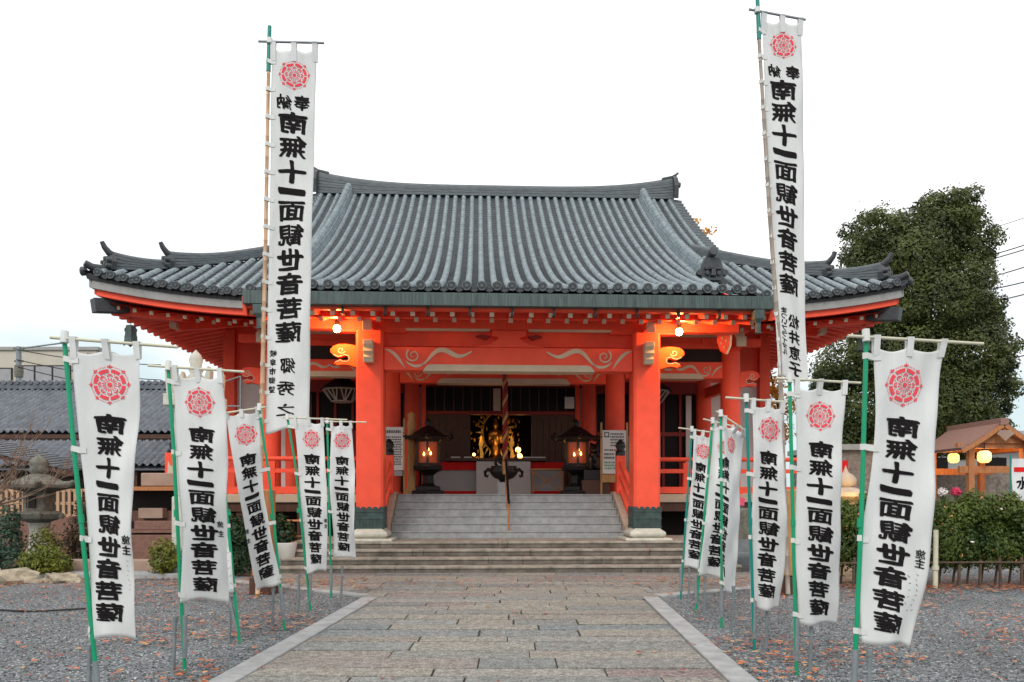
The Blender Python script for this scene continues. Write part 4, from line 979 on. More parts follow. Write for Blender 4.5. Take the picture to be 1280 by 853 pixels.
banner('nobori_banner', 'grey-stained white banner overlapping the foot of the tall right banner', CT, GR, 6.33, [(987, 474), (990, 600), (996, 844)], [(994, 483), (1056, 484), (997, 778), (1047, 783)], [(970, 473), (1076, 479)], 0, (996, 846), (551, 771), seed=11, emb=(.52, 520), emb_r=.125, stake=.12, tw=.56, tu=.52)
banner('nobori_banner', 'largest white crest banner, nearest the camera on the right before the clipped hedge', CT, GR, 5.0, [(1083, 420), (1077, 640), (1068, 850)], [(1092, 433), (1180, 434), (1076, 800), (1141, 812)], [(1060, 420), (1229, 430)], 0, (1066, 902), (520, 793), seed=12, emb=(.46, 482), emb_r=.138, stake=.11, tw=.52, tu=.45, bow=.05,
       extra=col_text('施主', .86, 684, 707, .065, .065)+faint(.86, 712, 762, 8, .06, 12)+faint(.74, 714, 764, 6, .06, 13))
# the two tall votive banners
nb = (.045, .015)
def tallx(pairs, **k): return pairs
banner('tall_banner', 'very tall white votive banner on a brown bamboo pole left of the temple', 'banner', 'tall votive banners either side of the temple', 11.25, [(337, 33), (335.5, 92), (332, 300), (327, 530), (322, 742)], [(341, 61), (395, 61), (331, 541), (386, 534)], [(323, 52), (405, 54)], 0, (321, 747), (139, 431), seed=21, emb=(.51, 94), emb_r=.22, tall=True, tabs=14, stake=0, poles=('teal', 'bamboo'), tw=.66, tu=.5, wave=.03, folds=.3,
       extra=[('納', .30, 128, .22, .24, nb), ('奉', .69, 128, .24, .24, nb), ('郷', .50, 458, .24, .26, nb), ('秀', .47, 486, .26, .24, nb), ('之', .47, 513, .26, .20, nb)]+col_text('岐阜市御望', .15, 434, 491, .11, .11, nb))
banner('tall_banner', 'very tall white votive banner on a grey pole in front of the right eave', 'banner', 'tall votive banners either side of the temple', 11.4, [(946.5, -8), (949, 52), (962, 270), (974, 430), (985, 742)], [(953, 23), (1002, 29), (972, 473), (1011, 475)], [(936, 12), (1007, 25)], 0, (986, 747), (99, 371), seed=22, emb=(.52, 57), emb_r=.20, tall=True, tabs=14, stake=0, poles=('teal', 'greybamboo'), tw=.66, tu=.48, wave=.03, folds=.3, bow=-.03,
       extra=[('納', .28, 89, .20, .2, nb), ('奉', .74, 91, .22, .22, nb)]+col_text('松井恵子', .60, 393, 470, .25, .22, nb)+col_text('まついブライダル', .27, 385, 444, .10, .09, nb)+faint(.06, 383, 450, 10, .09, 5))
# timber anchor posts of the tall banners
for lab, x, y0, w_, mt in (('dark brown timber anchor post behind the leaning left banners', 326, 600, .30, 'orangewood'), ('weathered timber anchor post between the two large right banners', 986, 592, .38, 'lbrown')):
    Yp = 11.55; p = P(x, 622, Yp); t = thing('anchor_post', lab, 'post', (p.x, Yp, 0), 0, 'timber posts holding the tall banners')
    z1 = EYE+(HZ-y0)/F*Yp
    b = MB(); b.box(-w_/2, w_/2, .02, .26, .28, min(z1, 1.6)); b.build('upper_post', mt, t, bevel=.02)
    b = MB(); b.box(-w_/2-.03, w_/2+.03, 0, .30, -.05, .27); b.build('post_foot', 'brown', t, bevel=.015)

# ================================================================== THINGS AT THE TEMPLE
for s, lab in ((-1, 'lit amber floodlight bulb under the porch eave, left of the left column'), (1, 'lit amber floodlight bulb under the porch eave, right of the right column')):
    p = W(s*3.60, -.42, 5.0); t = thing('flood_lamp', lab, 'lamp', p, TY, 'lit lamps under the porch eave')
    b = MB(); b.lathe([(.0, -.085), (.05, -.07), (.075, -.02), (.07, .03), (.04, .07)], 14); b.build('bulb', 'bulb', t)
    b = MB(); b.lathe([(.05, .06), (.05, .16), (.03, .18)], 12); b.tube([(0, 0, .17), (0, .15, .26)], .018, 6); b.build('lamp_holder', 'bronze', t)
    l = bpy.data.lights.new('flood_light', 'POINT'); l.energy = 70; l.color = (1, .50, .14); l.shadow_soft_size = .08
    lo = bpy.data.objects.new('flood_light', l); COL.objects.link(lo); lo.parent = t; lo.location = (0, -.14, -.05)
# wind bells under the corners
for s, lab in ((-1, 'green bronze wind bell hanging from the left eave corner'), (1, 'green bronze wind bell hanging from the right eave corner before the tree')):
    x = s*9.05; p = W(x, 2.36, soff(x, 2.36)-.36); t = thing('wind_bell', lab, 'bell', p, 0, 'wind bells at the eave corners')
    b = MB(); b.tube([(.03*cos(a), 0, -.05+.05*sin(a)) for a in [PI*i/8-.6 for i in range(13)]], .008, 6); b.tube([(0, 0, -.1), (0, 0, -.24)], .008, 6); b.build('hook', 'bronze', t)
    b = MB(); b.lathe([(.05, -.2), (.12, -.22), (.135, -.3), (.15, -.5), (.175, -.64)], 6, smooth=False)
    for k in range(6):
        a = 2*PI*k/6; b.prism([(-.09, -.64), (.09, -.64), (.085, -.70), (.03, -.66), (-.03, -.66), (-.085, -.70)], lambda u, v, w: ((.152+w)*cos(a+PI/6)-u*sin(a+PI/6), (.152+w)*sin(a+PI/6)+u*cos(a+PI/6), v), -.012, .004)
        for zz in (-.32, -.5): b.box(.14*cos(a)-.012, .14*cos(a)+.012, .14*sin(a)-.012, .14*sin(a)+.012, zz-.03, zz+.03)
    b.build('bell_body', 'patina', t)
# bell rope
t = thing('bell_rope', 'thick twisted rope hanging at the centre of the porch', 'rope', W(0, 2.35, 2.35), TY); b = MB()
for k in range(3):
    b.tube([(.036*cos(z*14+k*2.09), .036*sin(z*14+k*2.09), z) for z in [i*.04 for i in range(58)]], .036, 6, k % 2)
b.build('rope_strands', ['darkred', 'lbrown'], t); b = MB(); b.lathe([(.06, -.30), (.075, -.1), (.08, 0), (.04, .04)], 10); b.build('rope_end', 'lbrown', t)
# centre handrail
t = thing('stair_handrail', 'dark metal handrail running up the middle of the stone stairs', 'handrail', W(0.02, .7, .56), TY)
for y, z0, z1 in ((0, 0, .84), (.9, .5, 1.36), (1.62, 1.0, 1.84)): b = MB(); b.tube([(0, y, z0), (0, y, z1)], .022, 8); b.build('post', 'orangewood', t)
b = MB(); b.tube([(0, -.12, .80), (0, 0, .86), (0, 1.62, 1.86), (0, 1.85, 1.86)], .03, 8); b.build('rail', 'bronze', t)
# big bronze lanterns
def bronze_lantern(x, lab, lit):
    t = thing('bronze_lantern', lab, 'lantern', W(x, 3.1, 1.56), TY, 'bronze lanterns at the head of the stairs'); n = 6; r0 = PI/6
    b = MB(); b.lathe([(.46, 0), (.46, .09), (.36, .10), (.34, .2), (.22, .22), (.16, .28), (.15, .48), (.24, .55), (.40, .62), (.42, .72), (.36, .74)], n, rot=r0, smooth=False); b.build('pedestal', 'bronze', t, bevel=.01)
    b = MB()
    for k in range(n): a = 2*PI*k/n+r0; b.box(.31*cos(a)-.028, .31*cos(a)+.028, .31*sin(a)-.028, .31*sin(a)+.028, .74, 1.38)
    b.lathe([(.33, .74), (.33, .79)], n, rot=r0, smooth=False); b.lathe([(.34, 1.33), (.36, 1.40)], n, rot=r0, smooth=False); b.build('frame', 'bronze', t)
    b = MB(); b.lathe([(.27, .80), (.27, 1.33)], n, rot=r0, smooth=False); b.build('lantern_glass', 'warmglass', t)
    b = MB(); b.lathe([(.60, 1.40), (.62, 1.45), (.44, 1.52), (.30, 1.62), (.16, 1.70), (.08, 1.74)], n, rot=r0, smooth=False)
    for k in range(n):
        a = 2*PI*k/n+r0; b.tube([(.5*cos(a), .5*sin(a), 1.46), (.62*cos(a), .62*sin(a), 1.42), (.70*cos(a), .70*sin(a), 1.46), (.70*cos(a), .70*sin(a), 1.53), (.65*cos(a), .65*sin(a), 1.54)], [.04, .04, .035, .03, .02], 6)
    b.build('lantern_roof', 'bronze', t)
    b = MB(); b.lathe([(.08, 1.73), (.05, 1.76), (.09, 1.82), (.07, 1.88), (.0, 1.94)], 12); b.build('finial', 'bronze', t)
    for dx, dz in ((-.09, 1.0), (.08, 1.02), (.02, 1.12)):
        b = MB(); b.lathe([(.0, -.04), (.028, -.01), (.02, .03), (0, .075)], 8, c=(dx, -.285, dz)); b.build('flame', 'flame', t)
    l = bpy.data.lights.new('lantern_light', 'POINT'); l.energy = 5; l.color = (1, .4, .1); l.shadow_soft_size = .1; lo = bpy.data.objects.new('lantern_light', l); COL.objects.link(lo); lo.parent = t; lo.location = (0, -.42, 1.05)
bronze_lantern(-1.94, 'black bronze lantern with lit amber panes left of the altar opening', 1)
bronze_lantern(1.86, 'black bronze lantern with glowing candles beside the dark seated statue', 1)
# incense burner
t = thing('incense_burner', 'dark bronze incense burner with curled handles on a grey pedestal at the stair head', 'incense burner', W(-.02, 2.75, 1.56), TY)
b = MB(); b.lathe([(.19, 0), (.19, .30)], 20); b.build('pedestal', 'grey', t, bevel=.01)
b = MB(); b.lathe([(.10, .30), (.12, .36), (.26, .42), (.34, .52), (.36, .60), (.30, .64), (.34, .70), (.30, .71), (.27, .66)], 20); b.build('bowl', 'bronze', t)
for s in (-1, 1):
    b = MB(); b.tube([(s*.30, 0, .60), (s*.40, 0, .62), (s*.47, 0, .56), (s*.46, 0, .46), (s*.41, 0, .44), (s*.39, 0, .49)], [.05, .05, .045, .04, .03, .02], 8); b.build('handle', 'bronze', t)
b = MB(); b.tube([(-.06+.15*cos(a), 0, .80+.13*sin(a)) for a in [2*PI*i/16 for i in range(17)]], .035, 8, cap=False); b.lathe([(0, .74), (.1, .8), (0, .9)], 10, c=(-.06, .03, 0)); b.build('ring_ornament', 'bronze', t)
# notice boards
def lines(b, x0, x1, z0, z1, n, y, m, seed):
    g = random.Random(seed)
    for i in range(n):
        z = z1-(z1-z0)*(i+.5)/n; x = x0
        while x < x1-.02:
            w = g.uniform(.01, .05); b.box(x, min(x1, x+w), y-.003, y, z-(z1-z0)/n*.28, z+(z1-z0)/n*.28, m); x += w+.012
t = thing('notice_board', 'white printed notice board leaning beside the left inner column', 'notice board', W(-2.78, 2.75, 1.56), TY)
b = MB(); b.box(-.24, .24, -.02, .02, .60, 1.68); b.build('board', 'paper', t)
b = MB(); lines(b, -.2, .2, 1.50, 1.63, 1, -.022, 0, 1); lines(b, -.21, .21, .72, 1.46, 12, -.022, 0, 2); b.build('printing', 'print', t)
for x in (-.26, .26): b = MB(); b.box(x-.02, x+.02, -.01, .03, 0, 1.9); b.build('leg', 'lbrown', t)
b = MB(); b.box(-.22, .22, -.05, -.022, .46, .58); b.build('leaflet_rack', 'grey', t)
t = thing('notice_board', 'white notice board with red and green lines in a honey wood frame', 'notice board', W(2.78, 2.75, 1.56), TY)
b = MB(); b.box(-.30, .30, -.02, .02, .52, 1.62); b.build('board', 'paper', t)
b = MB(); lines(b, -.1, .26, 1.2, 1.56, 5, -.022, 0, 3); lines(b, -.26, -.0, 1.08, 1.16, 1, -.022, 0, 4); lines(b, -.0, .26, 1.08, 1.16, 1, -.022, 1, 5); lines(b, -.26, .0, .88, 1.06, 2, -.022, 0, 6); lines(b, .02, .26, .84, 1.04, 3, -.022, 1, 7); lines(b, -.26, .05, .62, .84, 3, -.022, 2, 8); b.box(-.26, -.13, -.024, -.02, 1.44, 1.58, 0); b.box(-.23, -.16, -.026, -.02, 1.47, 1.55, 3)
b.build('printing', ['print', 'redprint', 'greenprint', 'paper'], t)
for x in (-.33, .33): b = MB(); b.box(x-.022, x+.022, -.02, .03, 0, 1.82); b.build('leg', 'lbrown', t)
b = MB(); b.box(-.31, .31, -.06, .02, .30, .50); b.build('leaflet_rack', 'lbrown', t)
# carved wooden post
t = thing('carved_post', 'golden brown carved wooden post standing left of the bronze lantern', 'carved post', W(-2.38, 3.25, 1.56), TY)
b = MB(); pr = [(.09, .1), (.11, .4), (.09, .6), (.12, .9), (.10, 1.2), (.13, 1.45), (.09, 1.62), (.13, 1.78), (.08, 1.95), (.11, 2.05), (.0, 2.14)]; b.lathe(pr, 14, sy=.6); b.build('shaft', 'lbrown', t)
b = MB(); b.lathe([(.2, 0), (.19, .08), (.13, .22), (.1, .26)], 4, rot=PI/4, smooth=False); b.build('base', 'lbrown', t, bevel=.01)
# seated dark statue on a box
t = thing('seated_statue', 'black seated guardian statue on a brown box beside the right lantern', 'statue', W(2.32, 3.0, 1.56), TY)
b = MB(); b.box(-.36, .36, -.25, .25, 0, .36); b.build('box_base', 'brown', t, bevel=.01)
b = MB(); b.box(-.31, .31, -.22, .22, .36, .62); b.build('plinth', 'black', t, bevel=.01)
figure('body', [(0, .04, .74, .24, .2, .16), (0, .03, .92, .17, .15, .22), (-.02, -.04, 1.16, .13, .13, .14), (-.02, -.15, 1.12, .08, .09, .07), (-.12, -.13, .80, .06, .07, .2), (.10, -.13, .80, .06, .07, .2), (-.13, -.18, .66, .07, .1, .05), (.11, -.18, .66, .07, .1, .05), (.2, .06, .72, .1, .17, .12), (-.2, .06, .72, .1, .17, .12), (.22, .14, .95, .06, .07, .18), (-.10, -.02, 1.28, .035, .03, .06), (.07, -.02, 1.28, .035, .03, .06)], 'bronze', .022, t)
# small folding table with crossed legs
t = thing('trestle_table', 'small wooden table with crossed legs right of the white counter', 'table', W(1.22, 4.3, 1.56), TY)
b = MB(); b.box(-.46, .46, -.2, .2, .66, .70); b.build('tabletop', 'lbrown', t)
for x in (-.42, .40): b = MB(); b.box(x-.02, x+.02, -.19, -.15, 0, .66); b.build('leg', 'orangewood', t)
for s in (-1, 1): b = MB(); b.bar((-.40*s, -.17, .08), (.38*s, -.17, .60), .02, .035); b.build('brace', 'orangewood', t)
# plaques under the transom
for x, z, w, h, lab in ((-.12, 4.02, .11, .66, 'pale upright plaque hung between the dark transom windows'), (2.02, 4.1, .14, .34, 'small pale paper square at the right end of the transom')):
    o = MB(); o.box(x-w, x+w, 5.90, 5.945, z, z+h); o = o.build('hanging_plaque', 'tanwood' if x < 0 else 'paper', bevel=.005); o.location = TO; o.rotation_euler = (0, 0, TY); tag(o, lab, 'plaque')
# golden altar: statue, halo, hanging ornaments, lights
t = thing('gilded_statue', 'small golden standing statue glowing in the dark altar', 'statue', W(-.10, 8.4, 1.56), TY)
b = MB(); b.lathe([(.5, 0), (.5, .9), (.3, .92), (.34, 1.02), (.24, 1.1), (.3, 1.18), (.2, 1.22)], 16); b.build('lotus_base', 'gold', t)
figure('body', [(0, 0, 1.45, .17, .13, .32), (0, 0, 1.80, .20, .14, .28), (0, 0, 2.02, .23, .13, .12), (0, 0, 2.27, .10, .11, .135), (0, 0, 2.43, .06, .06, .09), (-.2, -.05, 1.85, .06, .07, .2), (.2, -.05, 1.85, .06, .07, .2), (-.12, -.13, 1.75, .06, .09, .06), (.1, -.13, 1.95, .05, .08, .06), (0, 0, 2.13, .06, .06, .08)], 'gold', .022, t)
b = MB(); b.tube([(.42*cos(a), .1, 2.05+.62*sin(a)) for a in [2*PI*i/28 for i in range(29)]], .03, 6, cap=False)
for i in range(26): a = 2*PI*i/26; b.prism([(.44, -.03), (.60+.05*(i % 2), 0), (.44, .03)], lambda u, v, w: (u*cos(a)-v*sin(a), .1+w, 2.05+1.4*(u*sin(a)+v*cos(a))), -.01, .01)
b.build('halo', 'gold', t)
g_ = random.Random(4)
alt = thing('altar_ornaments', 'cluster of gilt hanging ornaments and vessels around the golden statue', 'altar ornaments', W(-.1, 8.0, 1.56), TY)
for k in range(85):
    x = g_.uniform(-1.0, .75); z = g_.uniform(1.1, 2.5)+.25*(abs(x) < .5)
    if abs(x) < .24 and z < 2.5: continue
    y = g_.uniform(-.5, .6); b = MB(); r = g_.uniform(.018, .05); b.lathe([(0, r*1.6), (r*.5, r), (r, 0), (r*.55, -r*.8), (r*.8, -r*1.4), (0, -r*1.9)], 7, c=(x, y, z)); b.build('gilt_pendant', 'gold', alt)
for s in (-1, 1):
    b = MB(); b.prism([(-.05, .9), (.05, .9), (.08, 1.3), (.03, 1.5), (.09, 1.65), (0, 1.9), (-.07, 1.6), (-.03, 1.35)], lambda a, c, w: (s*.48+a, w-.4, c), -.02, .02); b.build('gilt_flower', 'gold', alt)
b = MB(); b.box(-1.1, .95, -.7, .9, 0, .92); b.build('altar_table', 'brown', alt)
for x, z, r in ((-.02, 1.02, .10), (-.62, 1.2, .05), (.66, 1.2, .05), (.62, 1.5, .09), (.66, 1.3, .10), (-.75, 1.35, .05)):
    t = thing('altar_lamp', {-.02: 'bright round lamp glowing at the feet of the golden statue', -.62: 'small glowing altar lamp low on the left of the golden statue', -.75: 'small glowing altar lamp at the outer left of the altar'}.get(x, 'glowing lamp low on the right of the golden statue' if z == 1.2 else ('orange paper lamp, the upper of two right of the golden statue' if z == 1.5 else 'orange paper lamp, the lower of two right of the golden statue')), 'lamp', W(x-.05, 7.2, 1.56+z-.1), TY, 'glowing altar lamps')
    b = MB(); b.lathe([(0, -r), (r*.7, -r*.7), (r, 0), (r*.7, r*.7), (0, r)], 12); b.build('globe', 'flame', t); b = MB(); b.lathe([(r*.6, -r-.05), (r*.3, -r*.85)], 8); b.build('stand', 'gold', t)
for x, y, z, e in ((-.05, 7.0, 2.75, 9), (-.7, 7.0, 3.4, 4), (.6, 7.0, 3.5, 4)):
    l = bpy.data.lights.new('altar_light', 'POINT'); l.energy = e; l.color = (1, .48, .13); l.shadow_soft_size = .1; lo = bpy.data.objects.new('altar_light', l); COL.objects.link(lo); lo.location = W(x, y, z)
for i, (x, w, mt) in enumerate(((-.95, .11, 'paper'), (-1.3, .13, 'paper'), (.42, .02, 'gold'), (.78, .2, 'paper'), (1.1, .12, 'paper'))):
    lab = ['low white paper slip left of the altar centre', 'white paper tray at the left end of the counter', 'thin gilt candle stick on the counter', 'wide white paper tray on the counter right of centre', 'small white paper slip at the right end of the counter'][i]
    b = MB(); 
    if mt == 'gold': b.lathe([(.05, 2.585), (.02, 2.62), (.015, 2.8), (.035, 2.82)], 8, c=(x, 5.0, 0)); o = b.build('candle_stick', mt)
    else: b.box(x-w, x+w, 4.9, 5.05, 2.584, 2.62); o = b.build('paper_tray', mt)
    o.location = TO; o.rotation_euler = (0, 0, TY); tag(o, lab, 'candle stick' if mt == 'gold' else 'tray')
# hanging lanterns of the side bays
for x, lab in ((-4.4, 'black hanging lantern with white petal lattice in the left side bay'), (4.15, 'black hanging lantern with white petal lattice in the right side bay')):
    t = thing('hanging_lantern', lab, 'lantern', W(x, 4.7, 4.36), TY, 'hanging lanterns in the side bays'); n = 8
    b = MB(); b.lathe([(.62, .08), (.60, .13), (.40, .25), (.2, .40), (.08, .5), (.0, .55)], n, smooth=False); b.tube([(0, 0, .5), (0, 0, .85)], .015, 6); b.build('lantern_roof', 'black', t)
    b = MB()
    for k in range(n):
        a = 2*PI*(k+.5)/n
        for u0, u1 in ((-.13, -.02), (.0, .0), (.13, .02)):
            p = lambda u, r, z: (r*cos(a)-u*sin(a), r*sin(a)+u*cos(a), z)
            b.bar(p(u0*1.15, .50, .06), p(u1*.9, .30, -.24), .03, .012, up=(cos(a), sin(a), 0))
    b.lathe([(.53, .055), (.55, .075), (.53, .08)], n, smooth=False); b.lathe([(.29, -.26), (.31, -.24), (.29, -.23)], n, smooth=False); b.build('petal_lattice', 'greyboard', t)
    b = MB(); b.lathe([(.47, .05), (.28, -.24)], n, smooth=False); b.build('lantern_body', 'dark', t)
# grey pipe frame on the left verandah
t = thing('pipe_frame', 'grey metal pipe rail on the left side of the verandah', 'handrail', W(-6.6, 2.9, 1.56), TY)
for x, z in ((-.95, 2.2), (.0, 2.95)): b = MB(); b.tube([(x, 0, 0), (x, 0, z)], .025, 8); b.build('post', 'zinc', t)
for a, c in (((-1.4, 2.45), (0, 2.95)), ((-1.4, 2.2), (0, 2.2))): b = MB(); b.tube([(a[0], 0, a[1]), (c[0], 0, c[1])], .022, 8); b.build('rail', 'zinc', t)

# ================================================================== LEFT SIDE
def tile_roof(name, lab, x0, x1, y0, z0, y1, z1, pitch=.27):
    """front slope of a pantile roof with a ridge and thickness, wall below built apart"""
    t = thing(name, lab, 'house', ((x0+x1)/2, y0, 0)); o = Vector(((x0+x1)/2, y0, 0)); b = MB()
    n = int((x1-x0)/pitch); L_ = math.hypot(y1-y0, z1-z0); m = int(L_/.26); V = []
    for i in range(m+1):
        for e in ((0, 1) if 0 < i < m else ((0,) if i == 0 else (1,))):
            u = i/m
            for k in range(n*4+1):
                x = x0+k*pitch/4; w = (.07, .03, -.045, -.02)[k % 4]
                V.append(Vector((x, y0+(y1-y0)*u, z0+(z1-z0)*u+w+(.075 if e == 0 else 0)))-o)
    r = len(V)//(n*4+1); c = n*4+1
    b.add(V, [(j*c+i, j*c+i+1, (j+1)*c+i+1, (j+1)*c+i) for j in range(r-1) for i in range(c-1)])
    b.add([(x0-o.x, 0, z0-.12), (x1-o.x, 0, z0-.12), (x1-o.x, y1-y0, z1-.12), (x0-o.x, y1-y0, z1-.12)], [(0, 1, 2, 3)])
    yb = 2*y1-y0; b.add([(x0-o.x, y1-o.y, z1), (x1-o.x, y1-o.y, z1), (x1-o.x, yb-o.y, z0), (x0-o.x, yb-o.y, z0)], [(0, 1, 2, 3)])
    rf = b.build('roof', 'house', t, normals=False)
    return t, o
h, o = tile_roof('tiled_house', 'long low house with grey pantile roof left of the temple', -26, -11.2, 30, 4.0, 35, 6.45)
b = MB(); b.box(-26-o.x, -11.2-o.x, 4.75, 5.25, 6.45, 6.72)
for k in range(50): x = -25.9-o.x+.3*k; b.tube([(x, 4.7, 6.74), (x, 5.3, 6.74)], .10, 8)
b.build('ridge', 'house', h)
b = MB(); b.box(-25.6-o.x, -11.6-o.x, 1.0, 9, 0, 4.0); b.box(-26-o.x, -11.2-o.x, -.02, .1, 3.72, 3.9); b.build('wall', 'darkwall', h)
b = MB(); b.box(-26-o.x, -11.2-o.x, -.06, -.02, 3.80, 3.96); b.build('eave_board', 'brown', h)
h, o = tile_roof('tiled_lean_to', 'lower tiled lean-to roof in front of the long low house', -24, -11.9, 26.6, 2.55, 28.6, 3.6)
b = MB(); b.box(-23.6-o.x, -12.3-o.x, .8, 2.2, 0, 2.7); b.build('wall', 'darkwall', h)
for k in range(4): x = -22-o.x+2.9*k; b = MB(); b.box(x-.08, x+.08, .2, .36, 0, 2.5); b.build('post', 'brown', h)
# small gabled roof near the left edge
t = thing('small_tiled_roof', 'small tiled gate roof behind the bare tree at the left edge', 'roof', (-13.9, 20.6, 0)); b = MB()
nn = 26
for i in range(14):
    u0, u1 = i/14, (i+1)/14
    for k in range(12):
        y = .28*k; b.sweep([(-2.6+4.6*u0+.0, y, 3.35-1.15*u0-.22*u0*(1-u0)), (-2.6+4.6*u1, y, 3.35-1.15*u1-.22*u1*(1-u1)+.03)], .26, .06)
b.build('roof', 'house', t); b = MB()
for k in range(4): pass
b.box(-2.4, 1.7, .4, 3, 0, 2.0); b.build('wall', 'darkwall', t)
b = MB(); b.bar((-2.6, -.05, 3.28), (2.05, -.05, 2.12), .06, .16); b.build('barge_board', 'brown', t)
# apartment block
t = thing('apartment_building', 'beige apartment block with a flat roof far behind the tiled house', 'building', (-38, 60, 0))
b = MB(); b.box(-14, 5.2, 0, 3, 0, 13.1); b.build('wall', 'beige', t); b = MB(); b.box(-14.2, 5.4, -.15, 3.2, 13.1, 13.35); b.build('parapet', 'greyboard', t)
for x0, x1, z0, z1 in ((-4.2, -1.4, 10.6, 11.7), (-1.0, 3.2, 10.4, 11.9), (4.0, 4.9, 10.2, 12.0), (-10, -6, 10.5, 11.8), (-6, -2, 7.2, 8.4), (0, 4, 7.2, 8.4)):
    b = MB(); b.box(x0, x1, -.12, -.02, z0, z1); f = b.build('window', 'wire', t); n = max(1, round((x1-x0)/1.4)); b = MB()
    for k in range(n): a = x0+(x1-x0)*k/n; b.box(a+.08, a+(x1-x0)/n-.08, -.14, -.121, z0+.08, z1-.1)
    b.build('pane', 'curtain', f)
b = MB(); b.tube([(4.6, -.2, 8), (4.6, -.2, 13)], .06, 6); b.build('downpipe', 'greyboard', t)
t = thing('utility_pole', 'grey concrete utility pole with crossarms in front of the apartment block', 'utility pole', (-29.2, 45, 0))
b = MB(); b.tube([(0, 0, 0), (0, 0, 10.4)], [.2, .14], 10); b.build('pole', 'zinc', t); b = MB(); b.box(-.3, .3, -.05, .05, 10.2, 10.35); b.box(-.25, .25, -.05, .05, 9.5, 9.6); b.lathe([(.22, 8.6), (.25, 9.0), (.22, 9.3)], 10); b.build('transformer', 'oldstone', t)
b = MB(); b.tube([(.05, 0, 10.3), (3.2, 0, 10.7), (3.2, 0, 8.9)], .05, 6); b.build('bracket_pipe', 'zinc', t)
for i, (z0, z1) in enumerate(((9.6, 8.4), (9.2, 7.6), (10.2, 9.3))):
    b = MB(); b.tube([(-29.2+(8.5)*u, 44.8, z0+(z1-z0)*u-.5*4*u*(1-u)*.4) for u in [k/12 for k in range(13)]], .028, 5); o = b.build('power_line', 'wire')
    tag(o, 'thin black cable running right from the utility pole', 'cable', 'cables from the left utility pole')
# lattice fence with dark lower wall
t = thing('lattice_fence', 'pale wooden lattice fence over a dark red-brown base behind the stone lantern', 'fence', (-12.6, 18.6, 0)); b = MB()
for k in range(44): x = -3+.14*k; b.box(x-.035, x+.035, 0, .03, 1.02, 1.68)
for z in (1.0, 1.3, 1.62): b.box(-3.05, 3.1, .03, .07, z, z+.07)
b.build('lattice', 'lattice', t); b = MB(); b.box(-3.05, 3.1, .0, .12, 0, 1.0); b.build('base_panel', 'redgranite', t)
# stone lantern
t = thing('stone_lantern', 'old lichened stone lantern behind the nearest left banner', 'stone lantern', P(49, 700, 16.2)*1.0); t.location.z = 0; t.scale = (.9, .9, .9); r0 = PI/4
b = MB(); b.lathe([(.50, -.02), (.50, .12), (.36, .2)], 6, smooth=False); b.lathe([(.34, .2), (.30, .32), (.22, .5), (.20, .85), (.24, 1.05)], 14); b.build('pillar', 'palestone', t, bevel=.01)
b = MB(); b.lathe([(.24, 1.05), (.5, 1.14), (.54, 1.26), (.44, 1.32)], 6, smooth=False)
for k in range(6):
    a = 2*PI*k/6; b.lathe([(.06, -.06), (.08, 0), (.05, .06)], 6, c=(.52*cos(a), .52*sin(a), 1.2))
b.build('platform_stone', 'oldstone', t, bevel=.015)
b = MB(); b.lathe([(.34, 1.32), (.34, 1.78)], 6, smooth=False, rot=.3); o = b.build('fire_box', 'oldstone', t, bevel=.01)
b = MB(); b.box(-.11, .11, -.325, -.295, 1.4, 1.68); b.build('opening', 'dark', o)
b = MB(); b.lathe([(.38, 1.78), (.74, 1.86), (.76, 1.95), (.52, 2.05), (.26, 2.17), (.14, 2.22)], 6, smooth=False)
for k in range(6): a = 2*PI*k/6; b.tube([(.55*cos(a), .55*sin(a), 1.95), (.74*cos(a), .74*sin(a), 1.95), (.82*cos(a), .82*sin(a), 2.03)], [.08, .09, .05], 7)
b.build('cap_stone', 'oldstone', t, bevel=.02)
b = MB(); b.lathe([(.16, 2.2), (.24, 2.28), (.18, 2.36), (.22, 2.44), (.16, 2.56), (.0, 2.66)], 12); b.build('finial', 'oldstone', t)
# stone pagoda behind the second banner
p = P(245, 700, 14.6); t = thing('stone_pagoda', 'pale stone pagoda tower whose spire shows above the second left banner', 'stone pagoda', (p.x, 14.6, 0))
b = MB(); b.box(-.45, .45, -.45, .45, 0, .5); b.box(-.33, .33, -.33, .33, .5, 1.5); b.build('base', 'palestone', t, bevel=.03)
b = MB(); b.box(-.3, .3, -.3, .3, 1.5, 3.2); b.build('shaft', 'palestone', t, bevel=.03)
b = MB(); b.box(-.44, .44, -.44, .44, 3.2, 3.42); b.box(-.36, .36, -.36, .36, 3.42, 3.58)
for sx in (-1, 1):
    for sy in (-1, 1): b.prism([(0, 3.42), (.13, 3.42), (.16, 3.85), (.10, 3.95), (.03, 3.7)], lambda a, c, w: (sx*(.27+a), sy*(.3+w), c), -.09, .09)
b.build('cap_stone', 'palestone', t, bevel=.02)
b = MB(); b.lathe([(.2, 3.58), (.13, 3.7), (.17, 3.78), (.10, 3.85), (.14, 3.93), (.10, 4.0), (.13, 4.12), (.09, 4.22), (.0, 4.32)], 14); b.build('spire', 'palestone', t)
